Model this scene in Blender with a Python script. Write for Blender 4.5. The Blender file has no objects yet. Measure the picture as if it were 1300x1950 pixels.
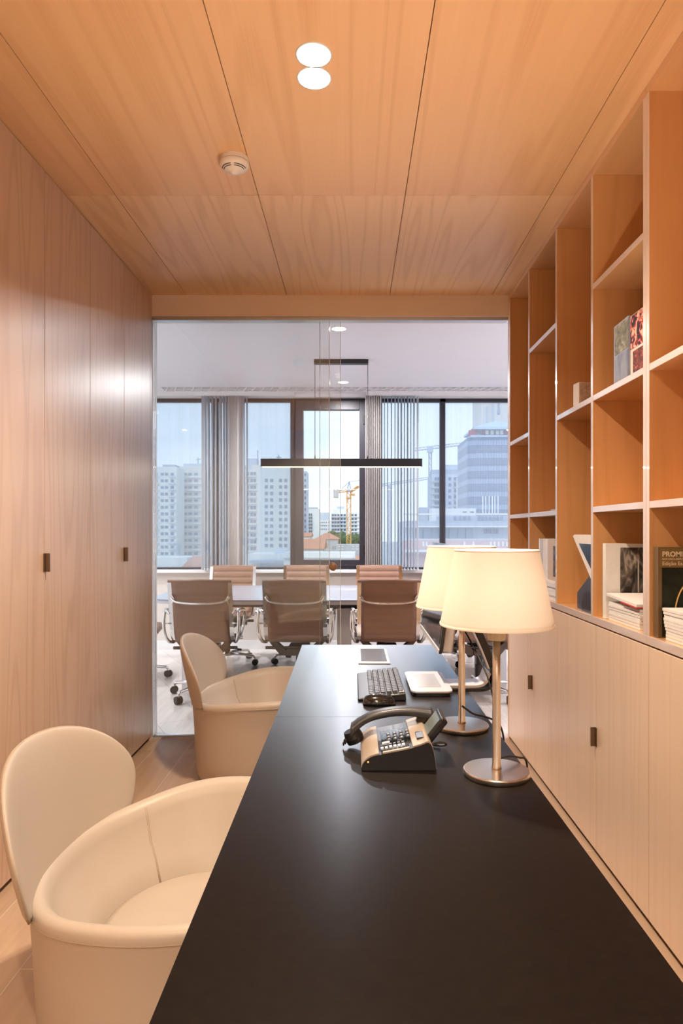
import bpy, bmesh, math, random
from mathutils import Vector, Matrix
random.seed(7)
PI = math.pi
S = bpy.context.scene
C = S.collection

# ------------------------------------------------------------------ camera
F = 1270.0; VX = 673.0; VY = 1010.0; EYE = 1.25
cam_d = bpy.data.cameras.new('camera'); cam = bpy.data.objects.new('camera', cam_d); C.objects.link(cam)
cam.location = (0, 0, EYE); cam.rotation_euler = (PI/2, 0, 0)
cam_d.sensor_fit = 'VERTICAL'; cam_d.sensor_height = 36; cam_d.sensor_width = 24
cam_d.lens = 36*F/1950
cam_d.shift_x = -(VX-650)/1950; cam_d.shift_y = (VY-975)/1950
cam_d.clip_start = .02; cam_d.clip_end = 3000
S.camera = cam
# ------------------------------------------------------------------ view
S.view_settings.view_transform = 'Standard'; S.view_settings.look = 'None'
S.view_settings.exposure = 0.1; S.view_settings.gamma = 1.0
S.view_settings.use_curve_mapping = False
S.cycles.caustics_reflective = False; S.cycles.caustics_refractive = False; S.cycles.sample_clamp_indirect = 6.0
# ------------------------------------------------------------------ world: bright overcast sky
W = bpy.data.worlds.new('sky'); S.world = W; W.use_nodes = True
nt = W.node_tree; nt.nodes.clear()
wo = nt.nodes.new('ShaderNodeOutputWorld'); bg = nt.nodes.new('ShaderNodeBackground')
tc = nt.nodes.new('ShaderNodeTexCoord'); sp = nt.nodes.new('ShaderNodeSeparateXYZ'); rp = nt.nodes.new('ShaderNodeValToRGB')
nt.links.new(tc.outputs['Generated'], sp.inputs[0]); nt.links.new(sp.outputs['Z'], rp.inputs[0])
rp.color_ramp.elements[0].position = 0.0; rp.color_ramp.elements[0].color = (.83, .90, 1.0, 1)
rp.color_ramp.elements[1].position = .5; rp.color_ramp.elements[1].color = (.62, .79, 1.0, 1)
nt.links.new(rp.outputs[0], bg.inputs['Color']); bg.inputs['Strength'].default_value = 1.45
nt.links.new(bg.outputs[0], wo.inputs[0])
SUN = bpy.data.lights.new('sun', 'SUN'); SUN.energy = 1.2; SUN.angle = math.radians(20); SUN.color = (1, .96, .9)
suno = bpy.data.objects.new('sun', SUN); C.objects.link(suno); suno.rotation_euler = (math.radians(50), 0, math.radians(-25))
# light strengths
E_BULB = 1250.0        # radiance of the table-lamp bulbs
E_DOWN = 21.0         # office downlights, each (W), also scales the added fill pair
E_MEET = 31.0         # meeting-room downlights, each (W), also scales the added unseen ones
WARM = (1.0, .80, .60)
NEUT = (1.0, .95, .97)

# ------------------------------------------------------------------ mesh helpers
class MB:
    def __init__(s): s.bm = bmesh.new()
    def box(s, x0, x1, y0, y1, z0, z1, rz=0, M=None):
        c = Vector(((x0+x1)/2, (y0+y1)/2, (z0+z1)/2))
        m = Matrix.Translation(c) @ Matrix.Rotation(rz, 4, 'Z') @ Matrix.Diagonal((abs(x1-x0), abs(y1-y0), abs(z1-z0), 1))
        if M is not None: m = M @ m
        bmesh.ops.create_cube(s.bm, size=1, matrix=m); return s
    def grid(s, rows, closed_u=False, closed_v=False, flip=False):
        vs = [[s.bm.verts.new(p) for p in r] for r in rows]
        n = len(vs); m = len(vs[0])
        for i in range(n if closed_u else n-1):
            for j in range(m if closed_v else m-1):
                a, b, c, d = vs[i][j], vs[i][(j+1) % m], vs[(i+1) % n][(j+1) % m], vs[(i+1) % n][j]
                f = [a, b, c, d] if not flip else [d, c, b, a]
                u = []
                for v in f:
                    if v not in u: u.append(v)
                try: s.bm.faces.new(u)
                except Exception: pass
        return vs
    def lathe(s, prof, cx=0, cy=0, n=32, cap=False, M=None):
        rows = []
        for k in range(n):
            a = 2*PI*k/n
            r_ = [Vector((cx+r*math.cos(a), cy+r*math.sin(a), z)) for r, z in prof]
            if M is not None: r_ = [M @ p for p in r_]
            rows.append(r_)
        vs = s.grid(rows, closed_u=True)
        if cap:
            for j in (0, len(prof)-1):
                if prof[j][0] > 1e-5:
                    try: s.bm.faces.new([vs[k][j] for k in range(n)])
                    except Exception: pass
        bmesh.ops.remove_doubles(s.bm, verts=s.bm.verts, dist=1e-6)
        return s
    def tube(s, pts, r, n=10, closed=False, cap=True, flat=1.0):
        pts = [Vector(p) for p in pts]; m = len(pts)
        rad = r if isinstance(r, (list, tuple)) else [r]*m
        rows = []; prev = None
        for i, p in enumerate(pts):
            if closed: t = pts[(i+1) % m]-pts[i-1]
            else: t = pts[min(i+1, m-1)]-pts[max(i-1, 0)]
            t.normalize()
            if prev is None:
                a = Vector((0, 0, 1)) if abs(t.z) < .9 else Vector((1, 0, 0))
                u = t.cross(a).normalized()
            else:
                u = (prev - t*prev.dot(t)).normalized()
            prev = u; v = t.cross(u)
            rows.append([p+(u*math.cos(2*PI*k/n)+v*math.sin(2*PI*k/n)*flat)*rad[i] for k in range(n)])
        vs = s.grid(rows, closed_u=closed, closed_v=True)
        if cap and not closed:
            s.bm.faces.new(vs[0]); s.bm.faces.new(list(reversed(vs[-1])))
        return s
    def prism(s, poly, a0, a1, axis='y', M=None):
        def P(u, v, w):
            p = {'x': (w, u, v), 'y': (u, w, v), 'z': (u, v, w)}[axis]
            p = Vector(p); return M @ p if M is not None else p
        A = [s.bm.verts.new(P(u, v, a0)) for u, v in poly]; B = [s.bm.verts.new(P(u, v, a1)) for u, v in poly]
        s.bm.faces.new(A); s.bm.faces.new(list(reversed(B))); n = len(poly)
        for i in range(n): s.bm.faces.new([A[i], B[i], B[(i+1) % n], A[(i+1) % n]])
        return s

def wloc(o):
    v = Vector((0, 0, 0))
    while o is not None: v += o.location; o = o.parent
    return v
def obj(name, mb, mat, parent=None, bev=0, smooth=False, sub=0, seg=2, label=None):
    bm = mb.bm
    bmesh.ops.recalc_face_normals(bm, faces=bm.faces)
    if parent is not None:
        off = wloc(parent)
        for v in bm.verts: v.co -= off
    me = bpy.data.meshes.new(name); bm.to_mesh(me); bm.free()
    o = bpy.data.objects.new(name, me); C.objects.link(o)
    for m in (mat if isinstance(mat, (list, tuple)) else [mat]): me.materials.append(m)
    if parent is not None: o.parent = parent
    if smooth:
        me.polygons.foreach_set('use_smooth', [True]*len(me.polygons))
    if bev:
        b = o.modifiers.new('bevel', 'BEVEL'); b.width = bev; b.segments = seg; b.limit_method = 'ANGLE'; b.angle_limit = math.radians(35)
        me.polygons.foreach_set('use_smooth', [True]*len(me.polygons)); b.harden_normals = True
    if sub:
        m_ = o.modifiers.new('subdivision', 'SUBSURF'); m_.levels = sub; m_.render_levels = sub
    if label: o['label'] = label
    return o
def tag(o, label, cat, group=None, kind=None):
    o['label'] = label; o['category'] = cat
    if group: o['group'] = group
    if kind: o['kind'] = kind
    return o
def thing(name, label, cat, loc=(0, 0, 0), group=None):
    o = bpy.data.objects.new(name, None); C.objects.link(o); o.location = loc; o.empty_display_size = .05
    return tag(o, label, cat, group)
def struct(name, mb, mat, parent=None, **k):
    o = obj(name, mb, mat, parent, **k); o['kind'] = 'structure'; return o
def sempty(name, loc=(0, 0, 0)):
    o = bpy.data.objects.new(name, None); C.objects.link(o); o.location = loc; o['kind'] = 'structure'; return o
def copy_tree(o, parent=None):
    c = o.copy(); C.objects.link(c)
    if parent is not None: c.parent = parent
    for ch in list(o.children): copy_tree(ch, c)
    return c
def boxo(name, x0, x1, y0, y1, z0, z1, mat, parent=None, **k):
    return obj(name, MB().box(x0, x1, y0, y1, z0, z1), mat, parent, **k)

# ------------------------------------------------------------------ materials
def newmat(name):
    m = bpy.data.materials.new(name); m.use_nodes = True
    return m, m.node_tree, m.node_tree.nodes['Principled BSDF']
def lin(h):
    if isinstance(h, str):
        c = [int(h[i:i+2], 16)/255 for i in (0, 2, 4)]
        return tuple(((x/12.92) if x <= .04045 else ((x+.055)/1.055)**2.4) for x in c)+(1,)
    return tuple(h)+(1,) if len(h) == 3 else h
def mat(name, col, rough=.5, metal=0, spec=.5, var=0, vscale=6, bump=0, bscale=200, coat=0, emit=None, es=0):
    m, t, b = newmat(name); col = lin(col)
    b.inputs['Roughness'].default_value = rough; b.inputs['Metallic'].default_value = metal
    b.inputs['Specular IOR Level'].default_value = spec; b.inputs['Coat Weight'].default_value = coat
    b.inputs['Base Color'].default_value = col
    c = t.nodes.new('ShaderNodeTexCoord')
    n = t.nodes.new('ShaderNodeTexNoise'); n.inputs['Scale'].default_value = vscale; n.inputs['Detail'].default_value = 4
    t.links.new(c.outputs['Object'], n.inputs['Vector'])
    r = t.nodes.new('ShaderNodeMix'); r.data_type = 'RGBA'
    v = max(var, .02)
    r.inputs['A'].default_value = tuple(x*(1-v) for x in col[:3])+(1,); r.inputs['B'].default_value = tuple(min(1, x*(1+v)) for x in col[:3])+(1,)
    t.links.new(n.outputs['Fac'], r.inputs['Factor']); t.links.new(r.outputs['Result'], b.inputs['Base Color'])
    if bump:
        n2 = t.nodes.new('ShaderNodeTexNoise'); n2.inputs['Scale'].default_value = bscale
        t.links.new(c.outputs['Object'], n2.inputs['Vector'])
        bp = t.nodes.new('ShaderNodeBump'); bp.inputs['Strength'].default_value = bump; bp.inputs['Distance'].default_value = .002
        t.links.new(n2.outputs['Fac'], bp.inputs['Height']); t.links.new(bp.outputs[0], b.inputs['Normal'])
    if emit is not None:
        b.inputs['Emission Color'].default_value = lin(emit); b.inputs['Emission Strength'].default_value = es
    return m
def wood(name, light, dark, axis='z', rough=.42, amount=.55, lat=3.2, along=.33, bands=9, spec=.45, coat=0):
    """veneer with cathedral grain running along an axis"""
    m, t, b = newmat(name); N = t.nodes.new; L = t.links.new
    c = N('ShaderNodeTexCoord'); mp = N('ShaderNodeMapping')
    sc = {'x': (along, lat, lat), 'y': (lat, along, lat), 'z': (lat, lat, along)}[axis]
    mp.inputs['Scale'].default_value = sc; L(c.outputs['Object'], mp.inputs[0])
    oi = N('ShaderNodeObjectInfo'); mw = N('ShaderNodeMath'); mw.operation = 'MULTIPLY'; mw.inputs[1].default_value = 37
    L(oi.outputs['Random'], mw.inputs[0])
    n = N('ShaderNodeTexNoise'); n.noise_dimensions = '4D'; n.inputs['Scale'].default_value = 1; n.inputs['Detail'].default_value = 1.2; n.inputs['Roughness'].default_value = .35
    L(mp.outputs[0], n.inputs['Vector']); L(mw.outputs[0], n.inputs['W'])
    k = N('ShaderNodeMath'); k.operation = 'MULTIPLY'; k.inputs[1].default_value = bands*6.28; L(n.outputs['Fac'], k.inputs[0])
    s = N('ShaderNodeMath'); s.operation = 'SINE'; L(k.outputs[0], s.inputs[0])
    r = N('ShaderNodeMapRange'); r.inputs['From Min'].default_value = .25; r.inputs['From Max'].default_value = 1; L(s.outputs[0], r.inputs['Value'])
    mp2 = N('ShaderNodeMapping'); f2 = {'x': (3, 260, 260), 'y': (260, 3, 260), 'z': (260, 260, 3)}[axis]
    mp2.inputs['Scale'].default_value = f2; L(c.outputs['Object'], mp2.inputs[0])
    n2 = N('ShaderNodeTexNoise'); n2.inputs['Scale'].default_value = 1; n2.inputs['Detail'].default_value = 3; L(mp2.outputs[0], n2.inputs['Vector'])
    mp3 = N('ShaderNodeMapping'); f3 = {'x': (.5, 7, 7), 'y': (7, .5, 7), 'z': (7, 7, .5)}[axis]
    mp3.inputs['Scale'].default_value = f3; L(c.outputs['Object'], mp3.inputs[0])
    n3 = N('ShaderNodeTexNoise'); n3.noise_dimensions = '4D'; L(mp3.outputs[0], n3.inputs['Vector']); L(mw.outputs[0], n3.inputs['W'])
    a = N('ShaderNodeMath'); a.operation = 'MULTIPLY'; L(r.outputs[0], a.inputs[0]); a.inputs[1].default_value = amount
    a2 = N('ShaderNodeMath'); a2.operation = 'MULTIPLY'; L(a.outputs[0], a2.inputs[0]); L(n2.outputs['Fac'], a2.inputs[1])
    a3 = N('ShaderNodeMath'); a3.operation = 'MULTIPLY_ADD'; L(n2.outputs['Fac'], a3.inputs[0]); a3.inputs[1].default_value = .16; L(a2.outputs[0], a3.inputs[2])
    a4 = N('ShaderNodeMath'); a4.operation = 'MULTIPLY_ADD'; L(n3.outputs['Fac'], a4.inputs[0]); a4.inputs[1].default_value = .30; L(a3.outputs[0], a4.inputs[2])
    x = N('ShaderNodeMix'); x.data_type = 'RGBA'; x.clamp_factor = True
    x.inputs['A'].default_value = lin(light); x.inputs['B'].default_value = lin(dark); L(a4.outputs[0], x.inputs['Factor'])
    L(x.outputs['Result'], b.inputs['Base Color'])
    b.inputs['Roughness'].default_value = rough; b.inputs['Specular IOR Level'].default_value = spec; b.inputs['Coat Weight'].default_value = coat; b.inputs['Coat Roughness'].default_value = .32
    return m
def glassmat(name, tint=(.97, .985, .98), veil=0, rough=.0, refl=1.0):
    m = bpy.data.materials.new(name); m.use_nodes = True; t = m.node_tree; t.nodes.clear(); N = t.nodes.new; L = t.links.new
    o = N('ShaderNodeOutputMaterial'); tr = N('ShaderNodeBsdfTransparent'); tr.inputs[0].default_value = tint+(1,)
    gl = N('ShaderNodeBsdfGlossy'); gl.inputs['Roughness'].default_value = rough; gl.inputs[0].default_value = (refl, refl, refl, 1)
    fr = N('ShaderNodeFresnel'); fr.inputs['IOR'].default_value = 1.5
    mx = N('ShaderNodeMixShader'); L(fr.outputs[0], mx.inputs[0]); L(tr.outputs[0], mx.inputs[1]); L(gl.outputs[0], mx.inputs[2])
    last = mx
    if veil:
        tl = N('ShaderNodeBsdfTranslucent'); tl.inputs[0].default_value = (.95, .97, 1, 1)
        c = N('ShaderNodeTexCoord'); mp = N('ShaderNodeMapping'); mp.inputs['Scale'].default_value = (25, 1, .2); L(c.outputs['Object'], mp.inputs[0])
        n = N('ShaderNodeTexNoise'); n.inputs['Scale'].default_value = 1; L(mp.outputs[0], n.inputs['Vector'])
        r = N('ShaderNodeMapRange'); r.inputs['To Min'].default_value = veil*.8; r.inputs['To Max'].default_value = veil*1.2; L(n.outputs['Fac'], r.inputs['Value'])
        m2 = N('ShaderNodeMixShader'); L(r.outputs[0], m2.inputs[0]); L(mx.outputs[0], m2.inputs[1]); L(tl.outputs[0], m2.inputs[2]); last = m2
    L(last.outputs[0], o.inputs[0]); return m
def emis(name, col, s):
    m = bpy.data.materials.new(name); m.use_nodes = True; t = m.node_tree; t.nodes.clear()
    o = t.nodes.new('ShaderNodeOutputMaterial'); e = t.nodes.new('ShaderNodeEmission'); e.inputs[0].default_value = lin(col); e.inputs[1].default_value = s
    t.links.new(e.outputs[0], o.inputs[0]); return m

OAKL, OAKD = (.74, .53, .37), (.40, .235, .13)
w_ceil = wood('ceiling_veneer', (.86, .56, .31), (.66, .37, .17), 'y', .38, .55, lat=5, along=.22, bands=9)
w_ceilx = wood('ceiling_veneer_far_lit', (.93, .64, .38), (.70, .41, .19), 'y', .38, .6, lat=6, along=.45, bands=10)  # far panels lightened in colour for bounced window light
w_door = wood('door_veneer', (.72, .53, .39), (.48, .30, .19), 'z', .36, .6, lat=6.5, along=.5, bands=9, coat=1)
w_low = wood('cabinet_veneer', (.88, .67, .49), (.70, .49, .33), 'z', .40, .4, lat=8, along=.25, bands=7, coat=.7)
w_book = wood('bookcase_veneer', (.72, .40, .175), (.54, .27, .095), 'z', .34, .45, lat=6, along=.3, bands=7, coat=.5)
w_shelf = wood('shelf_veneer', (.74, .44, .22), (.56, .31, .13), 'y', .32, .4, lat=4, along=.3, bands=7, coat=1)
m_gap = mat('dark_gap', (.06, .035, .02), .9)
m_edge_sheen = mat('edge_sheen', (.74, .62, .56), .26, var=.05, coat=1)  # paler board fronts, window sheen put into the colour
m_header = mat('header_paint', (.90, .74, .60), .5, var=.03)
m_alu = mat('aluminium', (.62, .62, .62), .3, 1)
m_bronze = mat('bronze_handle', (.22, .15, .10), .35, .8)
m_white = mat('white_paint', (.80, .79, .80), .6, var=.02)
m_ceilw = mat('white_ceiling_paint', (.82, .80, .83), .45, var=.02)
m_beige = mat('beige_wall_paint', (.66, .60, .56), .6, var=.03)
m_dark = mat('dark_window_frame', (.022, .020, .030), .4)
def deskmat():
    m = bpy.data.materials.new('dark_desk_laminate'); m.use_nodes = True; t = m.node_tree; t.nodes.clear(); N = t.nodes.new; L = t.links.new
    o = N('ShaderNodeOutputMaterial'); d = N('ShaderNodeBsdfDiffuse'); g = N('ShaderNodeBsdfGlossy'); g.inputs['Roughness'].default_value = .30; g.inputs[0].default_value = (.86, .93, 1, 1)
    c = N('ShaderNodeTexCoord'); n = N('ShaderNodeTexNoise'); n.inputs['Scale'].default_value = 60; L(c.outputs['Object'], n.inputs['Vector'])
    r = N('ShaderNodeMix'); r.data_type = 'RGBA'; r.inputs['A'].default_value = (.010, .007, .006, 1); r.inputs['B'].default_value = (.016, .012, .010, 1); L(n.outputs['Fac'], r.inputs['Factor']); L(r.outputs['Result'], d.inputs[0])
    lw = N('ShaderNodeLayerWeight'); lw.inputs['Blend'].default_value = .5
    p = N('ShaderNodeMath'); p.operation = 'POWER'; p.inputs[1].default_value = 9.0; L(lw.outputs['Facing'], p.inputs[0])
    k = N('ShaderNodeMath'); k.operation = 'MULTIPLY_ADD'; k.use_clamp = True; k.inputs[1].default_value = 3.3; k.inputs[2].default_value = .005; L(p.outputs[0], k.inputs[0])
    x = N('ShaderNodeMixShader'); L(k.outputs[0], x.inputs[0]); L(d.outputs[0], x.inputs[1]); L(g.outputs[0], x.inputs[2]); L(x.outputs[0], o.inputs[0]); return m
m_desk = deskmat()
m_deskedge = mat('desk_edge_band', (.05, .035, .028), .5)
m_blackp = mat('black_plastic', (.012, .011, .012), .35)
m_blackg = mat('black_gloss', (.008, .008, .009), .12, coat=.5)
m_rubber = mat('rubber', (.02, .02, .02), .7)
m_leather = mat('cream_leather', (.49, .42, .35), .42, var=.03, bump=.12, bscale=350, spec=.4)
m_piping = mat('cream_stitching', (.44, .345, .26), .6)
m_brown = mat('brown_leather', (.25, .135, .09), .42, var=.12, vscale=9, bump=.15, bscale=260)
m_chrome = mat('chrome', (.80, .79, .78), .07, 1)
m_steel = mat('brushed_nickel', (.74, .69, .62), .28, 1)
m_dkmetal = mat('dark_metal', (.05, .045, .045), .35, .7)
m_glass = glassmat('partition_glass', (.955, .975, .975))
m_pane = glassmat('window_glass', (.97, .985, 1.0))
m_paneveil = glassmat('hazy_window_glass', (.93, .96, 1.0), veil=.22)
m_edgeglass = mat('polished_glass_edge', (.75, .86, .95), .15, emit=None)
m_silver = mat('silver_plastic', (.60, .62, .66), .35, .3)
m_lightsil = mat('light_silver', (.72, .74, .80), .32, .2)
m_key = mat('keycap', (.045, .05, .06), .42)
m_gold = mat('champagne_plastic', (.44, .36, .28), .38, .25)
m_screen = mat('lcd_screen', (.15, .19, .19), .25)
m_paper = mat('paper_pages', (.82, .80, .78), .6, var=.06, vscale=80)
m_red = mat('red_cover', (.55, .05, .03), .4)
# ================================================================== OFFICE SHELL
D1 = 4.0; XL = -1.2094; XR = .929; CZ = 2.661; BK = -1.3
XR2 = XR+.36
# floors
def floor_mat(name, a, b_, rough, gap=(.25, .17, .11), pw=.19, pl=1.9, rot=90):
    m, t, b = newmat(name); N = t.nodes.new; L = t.links.new
    c = N('ShaderNodeTexCoord'); mp = N('ShaderNodeMapping'); mp.inputs['Rotation'].default_value = (0, 0, math.radians(rot)); L(c.outputs['Object'], mp.inputs[0])
    br = N('ShaderNodeTexBrick'); L(mp.outputs[0], br.inputs['Vector']); br.offset = .37
    br.inputs['Color1'].default_value = a+(1,); br.inputs['Color2'].default_value = b_+(1,); br.inputs['Mortar'].default_value = gap+(1,)
    br.inputs['Scale'].default_value = 1; br.inputs['Brick Width'].default_value = pl; br.inputs['Row Height'].default_value = pw; br.inputs['Mortar Size'].default_value = .0022; br.inputs['Mortar Smooth'].default_value = .3
    m2 = N('ShaderNodeMapping'); m2.inputs['Scale'].default_value = (16, 1.3, 1); L(c.outputs['Object'], m2.inputs[0])
    n = N('ShaderNodeTexNoise'); n.inputs['Scale'].default_value = 1.6; n.inputs['Detail'].default_value = 5; n.inputs['Distortion'].default_value = .8; L(m2.outputs[0], n.inputs['Vector'])
    r = N('ShaderNodeMapRange'); r.inputs['To Min'].default_value = .72; r.inputs['To Max'].default_value = 1.2; L(n.outputs['Fac'], r.inputs['Value'])
    x = N('ShaderNodeMix'); x.data_type = 'RGBA'; x.blend_type = 'MULTIPLY'; x.inputs['Factor'].default_value = 1
    L(br.outputs['Color'], x.inputs['A']); cb = N('ShaderNodeCombineColor')
    for q in range(3): L(r.outputs[0], cb.inputs[q])
    L(cb.outputs[0], x.inputs['B']); L(x.outputs['Result'], b.inputs['Base Color']); b.inputs['Roughness'].default_value = rough
    return m
m_floor = floor_mat('oak_floor', (.56, .40, .27), (.47, .32, .21), .36, gap=(.66, .55, .44))
m_floor2 = floor_mat('pale_floor', (.72, .66, .62), (.66, .60, .57), .22, gap=(.40, .36, .34), pw=.3, pl=2.2, rot=62)  # paler copy of the floor, daylight glare put into its colour
struct('floor', MB().box(XL-.7, XR2+.1, BK-.1, D1+.01, -.1, 0), m_floor)
MX0, MX1, D2, MZ = -4.6, 4.4, 7.02, 2.68
mf = struct('floor', MB().box(MX0-.3, MX1+.3, D1+.011, D2+.3, -.1, 0), m_floor2)
# ceiling: veneered panels on a dark backing
ceil = struct('ceiling', MB().box(XL-.7, XR2+.1, BK-.1, D1+.16, CZ+.10, CZ+.2), m_gap)
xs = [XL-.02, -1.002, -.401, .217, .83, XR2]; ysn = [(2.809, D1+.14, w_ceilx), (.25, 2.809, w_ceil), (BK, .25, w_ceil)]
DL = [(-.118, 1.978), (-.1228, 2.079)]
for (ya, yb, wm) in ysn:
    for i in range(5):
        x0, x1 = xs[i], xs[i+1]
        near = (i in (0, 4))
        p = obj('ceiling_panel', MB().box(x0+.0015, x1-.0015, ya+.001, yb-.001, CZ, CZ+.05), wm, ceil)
        if i == 2 and ya == .25:      # holes for the downlights, applied to the mesh
            cut = MB()
            for (dx, dy) in DL: cut.lathe([(0, CZ-.1), (.0495, CZ-.1), (.0495, CZ+.2), (0, CZ+.2)], dx, dy, 48)
            co = obj('cutter', cut, m_gap)
            bo = p.modifiers.new('b', 'BOOLEAN'); bo.object = co; bo.operation = 'DIFFERENCE'; bo.solver = 'EXACT'
            bpy.context.view_layer.update()
            me = bpy.data.meshes.new_from_object(p.evaluated_get(bpy.context.evaluated_depsgraph_get()))
            p.modifiers.clear(); p.data = me; bpy.data.objects.remove(co)
struct('wall_back', MB().box(XL-.7, XR2+.1, BK-.1, BK, 0, CZ+.1), m_white)
struct('wall_left', MB().box(XL-.7, XL-.62, BK, D1, 0, CZ+.1), m_white)
struct('wall_right', MB().box(XR2+.005, XR2+.1, BK, D1+.015, 0, CZ+.1), m_white)

# downlights
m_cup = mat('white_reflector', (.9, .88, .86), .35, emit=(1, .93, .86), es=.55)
m_lampe = emis('downlight_lamp', (1, .93, .85), 14)
def downlight(x, y, zc, label, group, energy, col, recessed=True, r=.05, cone=150):
    t = thing('ceiling_downlight', label, 'ceiling light', (x, y, zc), group)
    obj('trim_ring', MB().lathe([(r-.0015, zc+.003), (r-.0015, zc-.0025), (r+.0045, zc-.0025), (r+.0045, zc-.0002)], x, y, 40), m_white, t, smooth=True)
    if recessed:
        obj('reflector', MB().lathe([(r-.001, zc+.001), (r-.004, zc+.02), (r*.55, zc+.045), (r*.5, zc+.049)], x, y, 40), m_cup, t, smooth=True)
        obj('lamp', MB().lathe([(0, zc+.0485), (r*.5, zc+.0485)], x, y, 32), m_lampe, t)
        lz = zc+.03
    else:
        obj('diffuser', MB().lathe([(0, zc-.0012), (r-.0015, zc-.0012), (r-.0015, zc-.0004)], x, y, 32), emis('downlight_diffuser', (1, .92, .86), 3.0), t)
        lz = zc-.004
    l = bpy.data.lights.new('downlight', 'AREA'); l.shape = 'DISK'; l.size = r*1.0; l.energy = energy; l.color = col; l.spread = math.radians(cone)
    lo = bpy.data.objects.new('light', l); C.objects.link(lo); lo.parent = t; lo.location = (0, 0, lz-zc)
    return t
downlight(DL[0][0], DL[0][1], CZ, 'round recessed downlight in the wood ceiling, nearer of the touching pair', 'office downlights', E_DOWN, WARM)
downlight(DL[1][0], DL[1][1], CZ, 'round recessed downlight in the wood ceiling, farther of the touching pair', 'office downlights', E_DOWN, WARM)
for (x, y) in ((-.12, -.1), (-.12, -.7)):  # unseen fill pair added to brighten the office
    l = downlight(x, y, CZ, 'added fill downlight in the wood ceiling behind the camera, %s' % ('nearer to the desk' if y > -.5 else 'nearer to the back wall'), 'office downlights', E_DOWN*1.2, WARM, recessed=False)
# smoke detector
sx, sy = -.452, 2.53
t = thing('smoke_detector', 'white domed smoke detector on the wood ceiling beside a panel joint', 'smoke detector', (sx, sy, CZ))
m_sd = mat('detector_plastic', (.80, .74, .68), .4)
obj('base', MB().lathe([(0, CZ-.0005), (.054, CZ-.0005), (.055, CZ-.018), (.05, CZ-.02), (0, CZ-.02)], sx, sy, 40), m_sd, t, smooth=False)
obj('dome', MB().lathe([(.055, CZ-.02), (.056, CZ-.026), (.050, CZ-.036), (.034, CZ-.047), (.016, CZ-.054), (.014, CZ-.058), (0, CZ-.060)], sx, sy, 40), m_sd, t, smooth=True)
for rr, zz in ((.0445, .0405), (.0385, .0445)):
    for (a0, a1) in ((190, 262), (278, 350)):
        pts = [(sx+rr*math.cos(math.radians(a)), sy+rr*math.sin(math.radians(a)), CZ-zz-.0005) for a in range(a0, a1+1, 6)]
        obj('vent_slot', MB().tube(pts, .0014, 6), m_blackp, t)

# ---------------------------------------------------------------- left wardrobes
seams = [3.97, 3.517, 3.065, 2.612, 2.159, 1.706, 1.253, .80, .347, -.106, -.559, -1.012]
wl = ['pale oak full-height wardrobe beside the glass partition, farthest on the left',
      'pale oak full-height wardrobe, second from the glass partition on the left',
      'pale oak full-height wardrobe on the left, third from the glass partition',
      'pale oak full-height wardrobe on the left, fourth from the glass partition',
      'pale oak full-height wardrobe on the left, nearest the back wall']
def handle(x, y, z, side, parent, hgt=.073):
    # bent metal tab gripping the edge of a door
    m = MB()
    m.box(min(x, x+side*.0025), max(x, x+side*.0025), y-.012, y+.002, z-hgt/2, z+hgt/2)
    m.box(min(x, x+side*.021), max(x, x+side*.021), y-.001, y+.0025, z-hgt/2, z+hgt/2)
    m.box(min(x+side*.0185, x+side*.021), max(x+side*.0185, x+side*.021), y-.006, y+.0025, z-hgt/2, z+hgt/2)
    return obj('handle', m, m_bronze, parent, bev=.0008)
for k in range(5):
    ya, ym, yb = seams[2*k+2], seams[2*k+1], seams[2*k]
    t = thing('wardrobe', wl[k], 'wardrobe', (XL-.3, (ya+yb)/2, 0), 'wall of wardrobes')
    boxo('carcass', XL-.6, XL-.022, ya, yb, .015, CZ-.002, m_gap, t)
    hd = None
    for (a, b) in ((ya, ym), (ym, yb)):
        d = boxo('door', XL-.02, XL, a+.0015, b-.0015, .022, CZ-.004, w_door, t, bev=.001)
        if a == ya: hd = d
    handle(XL, ym, 1.25-.126, 1, hd)
tr = struct('trim_1', MB().box(XL-.6, XL, 3.972, D1-.002, 0, CZ-.001), w_door)
struct('baseboard_left', MB().box(XL-.6, XL-.03, BK, 3.97, 0, .014), m_gap)

# ---------------------------------------------------------------- right lower cabinets
TOPZ = .889
dse = [3.985, 3.475, 3.02, 2.558, 2.10, 1.645, 1.19, .735, .28]
cl = ['low pale oak cabinet under the bookcase, farthest, beside the glass partition', 'low pale oak cabinet under the bookcase, middle of the row, behind the lamps',
      'low pale oak cabinet under the bookcase at the right edge, nearest one seen', 'low pale oak cabinet under the bookcase beside the camera']
for k in range(4):
    ya, ym, yb = dse[2*k+2], dse[2*k+1], dse[2*k]
    t = thing('low_cabinet', cl[k], 'cabinet', (XR+.15, (ya+yb)/2, 0), 'low cabinets under the bookcase')
    boxo('carcass', XR+.021, XR2-.005, ya+.001, yb-.001, .024, TOPZ-.002, m_gap, t)
    boxo('plinth', XR+.035, XR2-.01, ya+.001, yb-.001, .0, .024, m_gap, t)
    for q, (a, b) in enumerate(((ya, ym), (ym, yb))):
        d = boxo('door', XR, XR+.02, a+.0015, b-.0015, .022, TOPZ-.006, w_low, t, bev=.001)
        if q == 0: hd = d
    if k < 3: handle(XR, ym, 1.25-.791, -1, hd)
boxo_end = None
struct('trim_2', MB().box(XR, XR2, 3.9865, D1+.019, 0, CZ-.001), w_book)
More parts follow.
